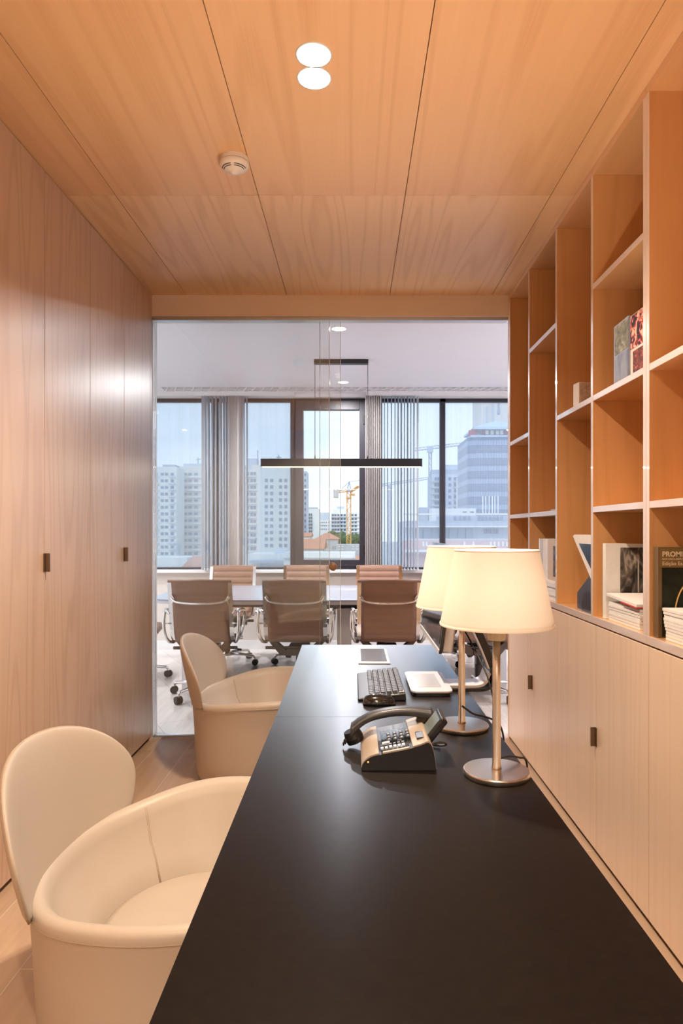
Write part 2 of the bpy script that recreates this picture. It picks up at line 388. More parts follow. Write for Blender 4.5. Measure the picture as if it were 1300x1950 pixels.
# ---------------------------------------------------------------- bookcases
SZ = [.917, 1.342, 1.774, 2.208]; BT = CZ-.03
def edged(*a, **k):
    o = boxo(*a, **k); o.data.materials.append(m_edge_sheen)
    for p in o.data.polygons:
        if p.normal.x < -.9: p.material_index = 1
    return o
def bookcase(y0, y1, divs, bays, label):
    t = thing('bookcase', label, 'bookcase', (XR+.15, (y0+y1)/2, TOPZ), 'built-in bookcases')
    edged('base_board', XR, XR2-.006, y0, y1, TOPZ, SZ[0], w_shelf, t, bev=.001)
    boxo('top_board', XR, XR2-.006, y0, y1, BT, CZ-.001, w_shelf, t, bev=.001)
    boxo('back_panel', XR2-.012, XR2-.002, y0, y1, SZ[0], BT, w_book, t)
    ed = sorted([y0]+divs+[y1])
    th = .0225
    spans = []
    for i, y in enumerate(ed):
        a, b = (y, y+th) if i == 0 else ((y-th, y) if i == len(ed)-1 else (y-th/2, y+th/2))
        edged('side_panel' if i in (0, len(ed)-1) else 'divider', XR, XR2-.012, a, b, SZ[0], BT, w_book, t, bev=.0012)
        spans.append((a, b))
    for i in range(len(ed)-1):
        a = spans[i][1]; b = spans[i+1][0]
        for zz in bays[i]:
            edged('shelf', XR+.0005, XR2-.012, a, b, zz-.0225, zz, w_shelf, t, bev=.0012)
    return t
bookcase(2.12, 3.985, [3.538, 3.061, 2.602], [SZ[1:], [SZ[2]], [SZ[1], SZ[3]], [SZ[1], SZ[2]]], 'tall built-in oak bookcase with four open bays above the low cabinets')
bookcase(.25, 2.119, [1.64, 1.18, .715], [[SZ[1], SZ[2]], [SZ[2]], [SZ[1], SZ[3]], [SZ[1], SZ[2]]], 'tall built-in oak bookcase cut by the right edge, nearer one')

# ---------------------------------------------------------------- header and glass partition
HB = 1.25+408*4/F
struct('trim_3', MB().box(XL-.01, XR+.001, D1, D1+.14, HB, CZ+.04), m_header)
struct('trim_4', MB().box(XL-.01, XR+.001, D1+.02, D1+.07, HB-.018, HB), m_alu)
gp = sempty('window_1', (-.7, D1+.045, 0))
gx1 = (626-VX)*4/F; gx2 = (647-VX)*4/F; gx0 = (608-VX)*4/F
obj('glass_pane', MB().box(XL+.002, gx1, D1+.030, D1+.038, .012, HB-.005), m_glass, gp)
obj('pane_edge', MB().box(gx1, gx1+.0035, D1+.029, D1+.039, .012, HB-.018), m_edgeglass, gp)
obj('floor_rail', MB().box(XL, gx1+.03, D1+.024, D1+.044, 0, .012), m_alu, gp)
gd = sempty('door_1', (-.6, D1+.06, 0))
obj('glass_pane', MB().box(XL+.004, gx2, D1+.052, D1+.060, .010, HB-.004), m_glass, gd)
obj('pane_edge', MB().box(gx2, gx2+.003, D1+.051, D1+.061, .010, HB-.018), m_edgeglass, gd)
obj('pane_strip', MB().box(gx0-.0015, gx0+.0015, D1+.050, D1+.0515, .010, HB-.018), m_edgeglass, gd)  # thin pale vertical strip on the door glass
kx = (634-VX)*4/F; kz = EYE-(1079-VY)*4/F
km = Matrix.Translation((kx, D1, kz)) @ Matrix.Rotation(PI/2, 4, 'X')
mk = mat('knob_wood', (.30, .17, .09), .35, .3, var=.3, vscale=60)
obj('knob', MB().lathe([(0, .022), (.018, .022), (.024, .018), (.025, .01), (.012, .004), (.010, -.0513)], 0, 0, 32, M=km), mk, gd, smooth=True, label='round brown door knob')

# ================================================================== MEETING ROOM SHELL
struct('ceiling', MB().box(MX0-.3, MX1+.3, D1+.141, 6.66, MZ, MZ+.1), m_ceilw)
struct('ceiling', MB().box(MX0-.3, MX1+.3, 6.86, D2+.3, MZ, MZ+.1), m_ceilw)
struct('ceiling', MB().box(MX0-.3, -1.93, 6.66, 6.86, MZ, MZ+.1), m_ceilw)
struct('wall_left', MB().box(MX0-.3, MX0, D1+.15, D2, 0, MZ), m_white)
struct('wall_right', MB().box(MX1, MX1+.3, D1+.15, D2, 0, MZ), m_white)
struct('wall_front', MB().box(MX0-.3, XL-.011, D1+.02, D1+.141, 0, MZ+.05), m_white)
struct('wall_front', MB().box(XR+.04, MX1+.3, D1+.02, D1+.141, 0, MZ+.05), m_white)
WB, WT = 1.25-(1085-VY)*D2/F, 1.25+(VY-757)*D2/F
struct('wall_back', MB().box(MX0-.3, MX1+.3, D2, D2+.25, 0, WB-.03), m_beige)
struct('trim_5', MB().box(MX0, MX1, D2-.06, D2+.2, WB-.03, WB), m_white, bev=.004)
struct('trim_6', MB().box(MX0, MX1, D2-.03, D2+.25, WT, MZ), m_white)
struct('baseboard_back', MB().box(MX0, MX1, D2-.012, D2, 0, .09), m_white)
# linear air diffuser slot
t = thing('air_diffuser', 'long white slotted air diffuser in the meeting room ceiling before the windows', 'air vent', (1, 6.76, MZ))
boxo('slot_box', -1.93, MX1+.2, 6.66, 6.86, MZ+.03, MZ+.06, mat('vent_shadow', (.25, .25, .27), .8), t)
boxo('frame', -1.93, MX1+.2, 6.755, 6.765, MZ-.002, MZ+.03, m_white, t)
for i in range(70):
    x = -1.9+i*.088
    obj('blade', MB().box(x, x+.012, 6.665, 6.855, MZ+.0, MZ+.026, rz=.35), m_white, t)
# windows
def winX(px, d=D2+.08): return (px-VX)*d/F
Y0, Y1 = D2+.05, D2+.12
wins = [(-420+30, 150, 0), (150, 411, 0), (411, 558, 0), (558, 699, 1), (699, 842, 0), (842, 1105, 0), (1105, 1400, 0)]
zb, zt = WB+.005, WT
for k, (pa, pb, op) in enumerate(wins):
    xa, xb = max(winX(pa), MX0), min(winX(pb), MX1)
    w = sempty('window_%d' % (k+2), ((xa+xb)/2, D2+.08, zb))
    ft = .028
    m = MB()
    if op:
        m.box(xa, xb, Y0, Y1, zb, zb+.035).box(xa, xb, Y0, Y1, zt-.03, zt).box(xa, xa+.035, Y0, Y1, zb, zt).box(xb-.03, xb, Y0, Y1, zb, zt)
        obj('frame', m, m_dark, w, bev=.002)
        m = MB(); a, b = winX(578), winX(684); c, d = 1.25-(1066-VY)*(D2+.05)/F, 1.25+(VY-781)*(D2+.05)/F
        m.box(xa+.03, a, Y0-.03, Y1-.02, zb+.03, zt-.025).box(b, xb-.025, Y0-.03, Y1-.02, zb+.03, zt-.025).box(a, b, Y0-.03, Y1-.02, zb+.03, c).box(a, b, Y0-.03, Y1-.02, d, zt-.025)
        obj('sash', m, m_dark, w, bev=.003)
        obj('pane', MB().box(a, b, Y0, Y0+.006, c, d), m_pane, w)
        for hy in (800, 950, 1046):
            hz = 1.25-(hy-VY)*(D2+.05)/F
            boxo('hinge', xb-.045, xb-.025, Y0-.042, Y0-.031, hz-.05, hz+.05, m_blackp, w, bev=.003)
    else:
        m.box(xa, xb, Y0, Y1, zb, zb+.018).box(xa, xb, Y0, Y1, zt-.036, zt).box(xa, xa+ft, Y0, Y1, zb, zt).box(xb-ft, xb, Y0, Y1, zb, zt)
        obj('frame', m, m_dark, w, bev=.002)
        obj('pane', MB().box(xa+ft, xb-ft, Y0+.03, Y0+.036, zb+.018, zt-.036), m_paneveil, w)
# vertical blinds
BY = D2-.10
m_slat = mat('blind_fabric', (.50, .47, .46), .8, var=.05)
m_slatd = glassmat('blind_fabric_pale', (.7, .75, .8), veil=.5, rough=.4, refl=.5)
def bX(px): return (px-VX)*BY/F
def blind(label, x0px, x1px, items):
    t = thing('vertical_blind', label, 'window blind', (bX((x0px+x1px)/2), BY, WT), 'vertical blinds')
    boxo('head_rail', bX(x0px), bX(x1px), BY-.025, BY+.025, WT-.005, WT+.035, m_white, t, bev=.003)
    zt_ = WT-.008; zb_ = WB+.012
    for (px, ang, wd) in items:
        M = Matrix.Translation((bX(px), BY, 0)) @ Matrix.Rotation(math.radians(ang), 4, 'Z')
        s = obj('slat', MB().box(-wd/2, wd/2, -.0012, .0012, zb_, zt_, M=M), m_slat if wd > .08 else m_slatd, t)
        obj('bottom_weight', MB().box(-wd/2, wd/2, -.003, .003, zb_-.008, zb_+.01, M=M), m_white, s)
blind('vertical blind left of the dark opening window, its grey stack at the right', 289, 560,
      [(386, 80, .07), (391, 82, .07), (397, 78, .07), (404, 82, .07), (411, 84, .07), (420, 78, .07), (426, 83, .07), (431, 80, .07), (436, 81, .07)] +
      [(440+q*2.6, 68-q*4, .089) for q in range(8)] + [(464, 84, .07), (470, 86, .07)])
blind('vertical blind right of the dark opening window, pale stack with open slats', 697, 968,
      [(700+q*3.2, 55+q*2.5, .089) for q in range(9)] + [(x_, 92+dx, .07) for x_, dx in ((732, 2), (738, 3), (745, 4), (752, 2), (758, 6), (764, 8), (770, 3), (776, 7), (782, 3), (788, 6), (795, 8))])
# ================================================================== MEETING ROOM FURNITURE
def spline(pts, n=6):
    P = [Vector(p) for p in pts]; out = []
    for i in range(len(P)-1):
        p0, p1, p2, p3 = P[max(i-1, 0)], P[i], P[i+1], P[min(i+2, len(P)-1)]
        for k in range(n):
            t = k/n
            out.append(.5*((2*p1)+(-p0+p2)*t+(2*p0-5*p1+4*p2-p3)*t*t+(-p0+3*p1-3*p2+p3)*t*t*t))
    out.append(P[-1]); return out
# table
TY0, TY1, TZ = 4.965, 6.30, .73
t = thing('meeting_table', 'long boat-shaped meeting table with pale glossy top reflecting the windows', 'table', (.05, 5.6, 0))
tcx, tcy = .05, (TY0+TY1)/2; hx, hy = 1.62, (TY1-TY0)/2
def outline(hx, hy):
    o = []
    for k in range(96):
        a = 2*PI*k/96; c, s = math.cos(a), math.sin(a)
        o.append((tcx+hx*math.copysign(abs(c)**.22, c), tcy+hy*math.copysign(abs(s)**.32, s)))
    return o
m_table = mat('glossy_table_top', (.30, .32, .38), .30, var=.04, coat=.3, spec=.8)
m_tedge = mat('table_edge', (.55, .55, .60), .3)
obj('tabletop', MB().prism(outline(hx, hy), TZ-.012, TZ, 'z'), m_table, t)
obj('edge_band', MB().prism(outline(hx-.002, hy-.002), TZ-.034, TZ-.0121, 'z'), m_tedge, t)
obj('under_frame', MB().box(-1.1, 1.2, 5.3, 5.36, TZ-.09, TZ-.035).box(-1.1, 1.2, 5.95, 6.01, TZ-.09, TZ-.035), m_blackp, t)
boxo('power_tray', -.25, .35, 5.5, 5.8, TZ-.13, TZ-.036, m_blackp, t)
for lx in (-.075, -1.3, 1.15):
    obj('leg', MB().box(lx-.055, lx+.055, 5.25, 6.05, .0, TZ-.095), m_white, t, bev=.004)

def office_chair(label, group):
    t = thing('conference_chair', label, 'office chair', (0, 0, 0), group)
    prof = spline([(-.335, .897), (-.325, .86), (-.292, .74), (-.262, .60), (-.232, .50), (-.175, .445), (-.08, .43), (.06, .437), (.17, .437), (.215, .42), (.225, .395)], 5)
    # padded, ribbed sling: backrest and seat are two meshes sharing the curve
    def sling(pts, x0, nrib):
        rows_f = []; rows_b = []
        L = [0]
        for a, b in zip(pts, pts[1:]): L.append(L[-1]+math.hypot(b[0]-a[0], b[1]-a[1]))
        fine = []; N = 64
        for i in range(N+1):
            s = L[-1]*i/N; j = 0
            while j < len(L)-2 and L[j+1] < s: j += 1
            f = (s-L[j])/max(L[j+1]-L[j], 1e-9)
            p = (pts[j][0]*(1-f)+pts[j+1][0]*f, pts[j][1]*(1-f)+pts[j+1][1]*f)
            d = (pts[j+1][0]-pts[j][0], pts[j+1][1]-pts[j][1]); q = math.hypot(*d)
            nrm = (-d[1]/q, d[0]/q)      # faces the sitter
            th = .005+.006*abs(math.sin(PI*nrib*i/N))**.6
            fine.append((p, nrm, th))
        xs_ = [x0*math.sin(PI/2*(k/6-1)) if False else x0*(k/6-1) for k in range(13)]
        front = [[(x, p[0]+n_[0]*-th*1, p[1]+n_[1]*-th) for x in xs_] for p, n_, th in fine]
        back = [[(x, p[0]+n_[0]*th, p[1]+n_[1]*th) for x in xs_] for p, n_, th in fine]
        rows = [f+list(reversed(b)) for f, b in zip(front, back)]
        m = MB(); vs = m.grid(rows, closed_v=True)
        m.bm.faces.new(vs[0]); m.bm.faces.new(list(reversed(vs[-1]))); return m
    P2 = [(p.x, p.y) for p in spline([(-.335, .897, 0), (-.325, .86, 0), (-.292, .74, 0), (-.262, .60, 0), (-.232, .50, 0), (-.19, .455, 0)], 5)]
    P3 = [(p.x, p.y) for p in spline([(-.186, .452, 0), (-.08, .43, 0), (.06, .437, 0), (.17, .437, 0), (.215, .42, 0), (.225, .395, 0)], 5)]
    bk = sling(P2, .198, 8)
    bk.tube([(-.222, -.337, .893), (0, -.337, .894), (.222, -.337, .893)], .011, 8)
    obj('backrest', bk, m_brown, t, smooth=True)
    obj('seat', sling(P3, .205, 6), m_brown, t, smooth=True)
    for s in (-1, 1):
        m = MB()
        rows = []
        for i, (y, z) in enumerate(P2[1:]+P3):
            hw = .015
            rows.append([(s*.212-hw, y-.006, z+.002), (s*.212+hw, y-.006, z+.002), (s*.212+hw, y+.008, z-.004 if i > 25 else z), (s*.212-hw, y+.008, z-.004 if i > 25 else z)])
        vs = m.grid(rows, closed_v=True); m.bm.faces.new(vs[0]); m.bm.faces.new(list(reversed(vs[-1])))
        # flared bracket where the bow meets the frame
        m.prism([(s*.200, .80), (s*.200, .72), (s*.180, .765)], -.322, -.312, 'y')
        obj('side_frame', m, m_chrome, t)
        lp = spline([(s*.222, -.275, .655), (s*.25, -.262, .678), (s*.262, -.20, .678), (s*.264, -.02, .655), (s*.264, .06, .625), (s*.258, .07, .56), (s*.24, .03, .47), (s*.222, -.02, .435)], 5)
        m = MB().tube(lp, .0125, 8)
        m.tube(spline([(s*.262, -.262, .673), (s*.266, -.275, .59), (s*.258, -.262, .50), (s*.24, -.22, .45), (s*.222, -.15, .435)], 5), .0125, 8)
        m.tube([(s*.215, -.262, .585), (s*.263, -.270, .585)], .006, 6)
        obj('armrest', m, m_chrome, t, smooth=True)
    bow = spline([(-.205, -.318, .775), (-.17, -.335, .748), (-.09, -.347, .737), (0, -.350, .735), (.09, -.347, .737), (.17, -.335, .748), (.205, -.318, .775)], 5)
    obj('back_bow', MB().tube(bow, .0085, 8), m_chrome, t, smooth=True)
    m = MB()
    m.tube([(-.235, -.12, .385), (.235, -.12, .385)], .013, 8).tube([(-.21, .10, .41), (.21, .10, .41)], .011, 8)
    m.prism([(-.20, .43), (-.16, .44), (-.075, .37), (-.075, .335), (-.12, .335)], -.16, -.09, 'y').prism([(.20, .43), (.16, .44), (.075, .37), (.075, .335), (.12, .335)], -.16, -.09, 'y')
    m.box(-.075, .075, -.17, .12, .335, .385)
    obj('tilt_mechanism', m, mat_mech, t, bev=.004)
    obj('lever', MB().tube([(.06, .02, .36), (.20, .0, .355), (.23, -.01, .35)], .005, 6).tube([(.22, -.008, .352), (.25, -.012, .35)], .009, 8), m_blackp, t, smooth=True)
    obj('column', MB().lathe([(0, .34), (.024, .34), (.024, .24), (.030, .24), (.032, .09), (0, .09)], 0, 0, 20), m_dkmetal, t, smooth=False)
    m = MB(); m.lathe([(0, .115), (.042, .115), (.046, .075), (0, .075)], 0, 0, 20)
    for k in range(5):
        a = 2*PI*k/5+PI/2; c, s = math.cos(a), math.sin(a)
        m.tube([(c*.03, s*.03, .095), (c*.15, s*.15, .098), (c*.275, s*.275, .085), (c*.292, s*.292, .07)], [.017, .014, .012, .011], 8)
    obj('star_base', m, m_chrome, t, smooth=True)
    for k in range(5):
        a = 2*PI*k/5+PI/2; c, s = math.cos(a)*.292, math.sin(a)*.292
        b = a+.9+k
        Mc = Matrix.Translation((c, s, .029)) @ Matrix.Rotation(b, 4, 'Z') @ Matrix.Rotation(PI/2, 4, 'Y')
        cs = obj('caster', MB().lathe([(0, -.024), (.027, -.024), (.0285, -.018), (.0285, -.004), (.022, -.004), (.022, .004), (.0285, .004), (.0285, .018), (.027, .024), (0, .024)], 0, 0, 18, M=Mc), m_rubber, t, smooth=False)
        obj('caster_hood', MB().tube([(c, s, .075), (c, s, .045)], .010, 8).box(c-.008, c+.008, s-.012, s+.012, .03, .052, rz=b), m_chrome, cs)
    return t
mat_mech = mat('chair_mechanism', (.10, .07, .055), .4, .5)
NG, FG = 'conference chairs along the near side of the table', 'conference chairs along the window side of the table'
ch0 = office_chair('brown ribbed leather conference chair seen from behind, leftmost of the near row', NG)
P0 = 5.035
spots = [(-1.095, P0, .03, None, NG), (-.412, P0, -.02, 'brown ribbed conference chair seen from behind, second from left in the near row', NG),
         (.252, P0+.01, 0, 'brown ribbed conference chair seen from behind, just past the black desk end', NG),
         (.95, P0, .02, 'brown conference chair mostly hidden behind the table lamps, rightmost of the near row', NG),
         (-1.19, 6.27, PI, 'brown conference chair facing the camera on the window side of the table, leftmost', FG),
         (-.46, 6.32, PI+.03, 'brown conference chair on the window side of the table, second from left', FG),
         (.255, 6.32, PI, 'brown conference chair on the window side, beneath the right frame of the opening window', FG),
         (.97, 6.36, PI-.04, 'brown conference chair on the window side partly hidden by the white lamp shades', FG),
         (-1.87, 5.65, -PI/2+.15, 'brown conference chair at the left end of the meeting table, cut off by the wardrobes', None)]
for i, (x, y, rz, lab, g) in enumerate(spots):
    o = ch0 if i == 0 else copy_tree(ch0)
    o.location = (x, y, 0); o.rotation_euler = (0, 0, rz)
    if lab: o['label'] = lab
    if g: o['group'] = g
    elif 'group' in o: del o['group']

# linear pendant
PY = 5.6
def pX(px): return (px-VX)*PY/F
def pZ(py): return EYE-(py-VY)*PY/F
t = thing('pendant_light', 'long black linear pendant light hanging above the meeting table', 'pendant light', (pX(650), PY, MZ))
boxo('canopy', pX(598), pX(701), PY-.03, PY+.03, MZ-.035, MZ-.0005, m_dkmetal, t, bev=.002)
bar = boxo('light_bar', pX(497), pX(803), PY-.03, PY+.03, pZ(889), pZ(874), mat('pendant_black', (.012, .013, .018), .4), t, bev=.002)
boxo('light_strip', pX(499), pX(801), PY-.024, PY+.024, pZ(889)-.004, pZ(889)-.0002, emis('pendant_strip', (1, .80, .60), 2.6), bar)
for px in (599.5, 700):
    w = obj('suspension_wire', MB().tube([(pX(px), PY, MZ-.034), (pX(px), PY, pZ(874))], .0028, 6), m_dkmetal, t)
    obj('wire_grip', MB().lathe([(0, pZ(874)+.03), (.004, pZ(874)+.03), (.007, pZ(874)), (0, pZ(874))], pX(px), PY, 10), m_blackp, w)
al = bpy.data.lights.new('pendant_lamp', 'AREA'); al.shape = 'RECTANGLE'; al.size = 1.25; al.size_y = .04; al.energy = 12; al.color = (1, .86, .74)
ao = bpy.data.objects.new('light', al); C.objects.link(ao); ao.parent = t; ao.location = (0, 0, pZ(889)-.008-MZ)
ml = ['round downlight in the white meeting room ceiling, in front of the pendant canopy', 'round downlight in the white meeting room ceiling, behind the pendant canopy']
downlight(-.104, 4.73, MZ, ml[0], 'meeting room downlights', E_MEET*.3, NEUT, False, .053, 170)
downlight(-.10, 6.44, MZ, ml[1], 'meeting room downlights', E_MEET*1.5, NEUT, False, .053, 170)
for (x, y, w_) in ((-2.4, 4.73, 'left of the chairs, near the partition'), (-2.4, 6.1, 'left of the table, near the windows'), (2.2, 4.73, 'right of the table, near the partition'), (2.2, 6.44, 'right of the table, near the windows'), (3.4, 5.6, 'beside the right wall'), (-3.6, 5.6, 'beside the left wall')):  # unseen lamps added to brighten the meeting room
    downlight(x, y, MZ, 'added fill downlight in the meeting room ceiling '+w_, 'meeting room downlights', E_MEET*(.7 if y < 5 else 1.3), NEUT, False, .053, 170)

# ================================================================== DESKS
DZ = .72
def desk(label, x0f, x1f, x0n, x1n, yn, yf):
    t = thing('desk', label, 'desk', ((x0n+x1n)/2, (yn+yf)/2, 0), 'black desks')
    poly = [(x0n, yn), (x1n, yn), (x1f, yf), (x0f, yf)]
    obj('desktop', MB().prism(poly, DZ-.003, DZ, 'z'), m_desk, t)
    obj('edge_band', MB().prism([(x0n+.0004, yn+.0004), (x1n-.0004, yn+.0004), (x1f-.0004, yf-.0004), (x0f+.0004, yf-.0004)], DZ-.026, DZ-.003, 'z'), m_deskedge, t)
    for a, b in ((.07, yn+.05), (x1n-.05, yn+.05), (.07, yf-.05), (x1f-.05, yf-.05)):
        boxo('leg', a-.02, a+.02, b-.02, b+.02, 0, DZ-.026, m_dkmetal, t, bev=.002)
    boxo('modesty_panel', x1n-.09, x1n-.075, yn+.1, yf-.1, .12, DZ-.03, m_dkmetal, t)
    return t
desk('black desk closest to the camera with the phone and two lamps on it', -.2213, .378, -.219, .388, .42, 1.8955)
far_desk = desk('black desk farther from the camera holding the keyboard and monitor', -.238, .3765, -.2215, .3785, 1.8975, 3.088)
t = thing('cable_flap', 'silver-rimmed cable access flap set flush in the far end of the black desk', 'cable flap', (.08, 2.8, DZ))
boxo('rim', .019, .1455, 2.64, 2.963, DZ+.0005, DZ+.005, m_silver, t, bev=.0015)
boxo('lid', .030, .134, 2.675, 2.948, DZ+.0052, DZ+.0068, mat('flap_lid', (.10, .10, .12), .2), t, bev=.001)

# ------------------------------------------------------------------ keyboard
t = thing('keyboard', 'black wired keyboard lying lengthwise on the far black desk', 'keyboard', (.087, 2.25, DZ))
kx0, kx1, ky0, ky1 = .013, .161, 2.065, 2.435
def kz(x): return DZ+.014+(x-kx0)/(kx1-kx0)*.016
m = MB(); m.prism([(kx0, DZ+.001), (kx0, DZ+.009), (kx0+.03, kz(kx0+.03)-.004), (kx1, kz(kx1)-.004), (kx1+.003, DZ+.001)], ky0, ky1, 'y')
obj('body', m, m_blackp, t, bev=.004, seg=3)
rows_k = 6; cols = 15; rx0 = kx0+.034; rw = (kx1-.004-rx0)/rows_k; cw = (ky1-ky0-.02)/cols
km_ = MB().bm
proto = None
for r in range(rows_k):
    for c in range(cols):
        if r == 0 and 4 <= c <= 7: continue          # space bar
        x = rx0+(r+.5)*rw; y = ky0+.01+(c+.5)*cw; z = kz(x)
        if proto is None:
            mm = MB(); hw, hd = rw*.45, cw*.45
            mm.grid([[(-hw, -hd, -.004), (-hw, hd, -.004), (hw, hd, -.004), (hw, -hd, -.004)], [(-hw*.8, -hd*.82, .005), (-hw*.8, hd*.82, .005), (hw*.8, hd*.82, .005), (hw*.8, -hd*.82, .005)]], closed_v=True)
            mm.bm.verts.ensure_lookup_table(); mm.bm.faces.new([mm.bm.verts[i] for i in (4, 5, 6, 7)])
            proto = obj('key', mm, m_key, None, bev=.0012); k = proto
        else:
            k = proto.copy(); C.objects.link(k)
        k.parent = t; k.location = Vector((x, y, z))-t.location; k.rotation_euler = (0, -.107, 0)
x = rx0+.5*rw; y0_ = ky0+.01+4*cw
obj('space_bar', MB().box(x-rw*.42, x+rw*.42, y0_+.002, y0_+4*cw-.002, kz(x)-.004, kz(x)+.005), m_key, t, bev=.0015)
boxo('indicator_panel', kx1-.02, kx1-.004, ky0+.004, ky0+.03, kz(kx1)-.003, kz(kx1)+.0, m_silver, t)

# ------------------------------------------------------------------ mouse
t = thing('computer_mouse', 'glossy black computer mouse beside the near end of the keyboard', 'mouse', (.078, 2.03, DZ))
rows = []
for i in range(17):
    u = i/16; a = PI*u
    cx = .078-.050*math.cos(a)
    w = .033*math.sin(a)**.45 if 0 < u < 1 else .0005
    h = (.036*math.sin(a)**.55*(1-.22*u)) if 0 < u < 1 else .003
    rows.append([(cx, 2.03+w*math.cos(b), DZ+.001+h*math.sin(b)**.75) for b in [PI*q/14 for q in range(15)]])
m = MB(); vs = m.grid(rows)
m.bm.faces.new([r[0] for r in vs]+[r[-1] for r in reversed(vs)])
obj('shell', m, m_blackg, t, smooth=True)
obj('scroll_wheel', MB().lathe([(0, -.003), (.008, -.003), (.009, 0), (.008, .003), (0, .003)], 0, 0, 16, M=Matrix.Translation((.106, 2.03, DZ+.0235)) @ Matrix.Rotation(PI/2, 4, 'X')), m_rubber, t, smooth=True)
obj('button_seam', MB().tube([(.088, 2.03, DZ+.0345), (.097, 2.03, DZ+.032)], .0008, 6), m_chrome, t)

# ------------------------------------------------------------------ monitor on cantilever stand
t = thing('computer_monitor', 'computer monitor on a folding cantilever stand, mostly hidden behind the lamp shades', 'monitor', (.25, 2.27, DZ))
# base plate
def rrect(x0, x1, y0, y1, r, n=6):
    o = []
    for (cx, cy, a0) in ((x1-r, y1-r, 0), (x0+r, y1-r, 90), (x0+r, y0+r, 180), (x1-r, y0+r, 270)):
        for k in range(n+1):
            a = math.radians(a0+90*k/n); o.append((cx+r*math.cos(a), cy+r*math.sin(a)))
    return o
obj('base_underside', MB().prism(rrect(.190, .310, 2.125, 2.405, .02), DZ+.0005, DZ+.012, 'z'), m_blackp, t)
bp = obj('base_plate', MB().prism(rrect(.183, .317, 2.115, 2.415, .024), DZ+.0125, DZ+.020, 'z'), m_lightsil, t, bev=.002)
obj('base_inlay', MB().prism(rrect(.212, .286, 2.17, 2.37, .004), DZ+.0202, DZ+.0208, 'z'), mat('inlay_silver', (.60, .62, .67), .25, .3), t)
# tongue, bend, arm: one strip along x-z
def strip(path, y0, y1, th, mat_, name, parent=t, bev=.0015):
    P = spline([(x, 0, z) for x, z in path], 6)
    up = []; dn = []
    for i, p in enumerate(P):
        d = (P[min(i+1, len(P)-1)]-P[max(i-1, 0)]).normalized(); n_ = Vector((-d.z, 0, d.x))
        up.append((p.x+n_.x*th/2, p.z+n_.z*th/2)); dn.append((p.x-n_.x*th/2, p.z-n_.z*th/2))
    return obj(name, MB().prism(up+list(reversed(dn)), y0, y1, 'y'), mat_, parent, bev=bev)
strip([(.30, DZ+.014), (.37, DZ+.014), (.415, DZ+.016), (.437, DZ+.028), (.446, DZ+.05), (.452, DZ+.062)], 2.20, 2.30, .010, m_lightsil, 'stand_tongue')
strip([(.31, DZ+.005), (.37, DZ+.005), (.43, DZ+.006), (.452, DZ+.018), (.462, DZ+.04), (.464, DZ+.066)], 2.19, 2.31, .010, m_blackp, 'stand_underside')
obj('hinge', MB().lathe([(0, 0), (.012, 0), (.012, .13), (0, .13)], 0, 0, 20, M=Matrix.Translation((.459, 2.315, DZ+.068)) @ Matrix.Rotation(PI/2, 4, 'X')), m_blackp, t)
strip([(.462, DZ+.075), (.43, DZ+.155), (.385, DZ+.255)], 2.20, 2.30, .024, m_blackp, 'arm', bev=.003)
strip([(.445, DZ+.075), (.414, DZ+.152), (.368, DZ+.25)], 2.19, 2.205, .006, m_lightsil, 'arm_trim')
obj('arm_knuckle', MB().box(.345, .392, 2.21, 2.42, DZ+.235, DZ+.275), m_blackp, t, bev=.006)
# tilted screen: bottom edge (.283,.84) to top (.335,1.20)
ang = math.atan2(.335-.283, 1.205-.84)
Ms = Matrix.Translation((.283, 2.52, .84)) @ Matrix.Rotation(ang, 4, 'Y')
obj('screen', MB().box(0, .010, -.305, .305, 0, .365, M=Ms), m_blackg, t, bev=.002)
obj('screen_bezel', MB().box(-.0025, .0005, -.303, .303, .0, .012, M=Ms), m_lightsil, t)
obj('display_panel', MB().box(-.0012, .0002, -.285, .285, .03, .352, M=Ms), mat('display_off', (.01, .01, .012), .08), t)
obj('housing', MB().box(.010, .046, -.300, .300, .005, .355, M=Ms), m_lightsil, t, bev=.008, seg=3)
obj('rear_cover', MB().box(.046, .075, -.17, .17, .05, .30, M=Ms), m_blackp, t, bev=.012, seg=3)
cab = mat('cable_black', (.015, .015, .016), .5)
tag(obj('monitor_cable', MB().tube(spline([(.368, 2.30, .93), (.40, 2.22, .86), (.43, 2.12, .77), (.442, 2.08, .66), (.436, 2.06, .50), (.44, 2.05, .3), (.45, 2.0, .012)], 6), .0028, 6), cab, smooth=True), 'thin black cable looping down from the monitor stand past the desk edge', 'cable', 'monitor cables')
tag(obj('monitor_cable', MB().tube(spline([(.466, 2.25, .78), (.474, 2.20, .70), (.470, 2.18, .56), (.474, 2.2, .40), (.47, 2.3, .012)], 6), .0045, 6), cab, smooth=True), 'thick black cable hanging straight down from the monitor stand hinge', 'cable', 'monitor cables')
tag(obj('monitor_cable', MB().tube(spline([(.470, 2.29, .78), (.486, 2.28, .70), (.490, 2.28, .56), (.482, 2.3, .40), (.485, 2.4, .012)], 6), .0035, 6), cab, smooth=True), 'black cable hanging from the stand hinge, rightmost of the monitor cables', 'cable', 'monitor cables')

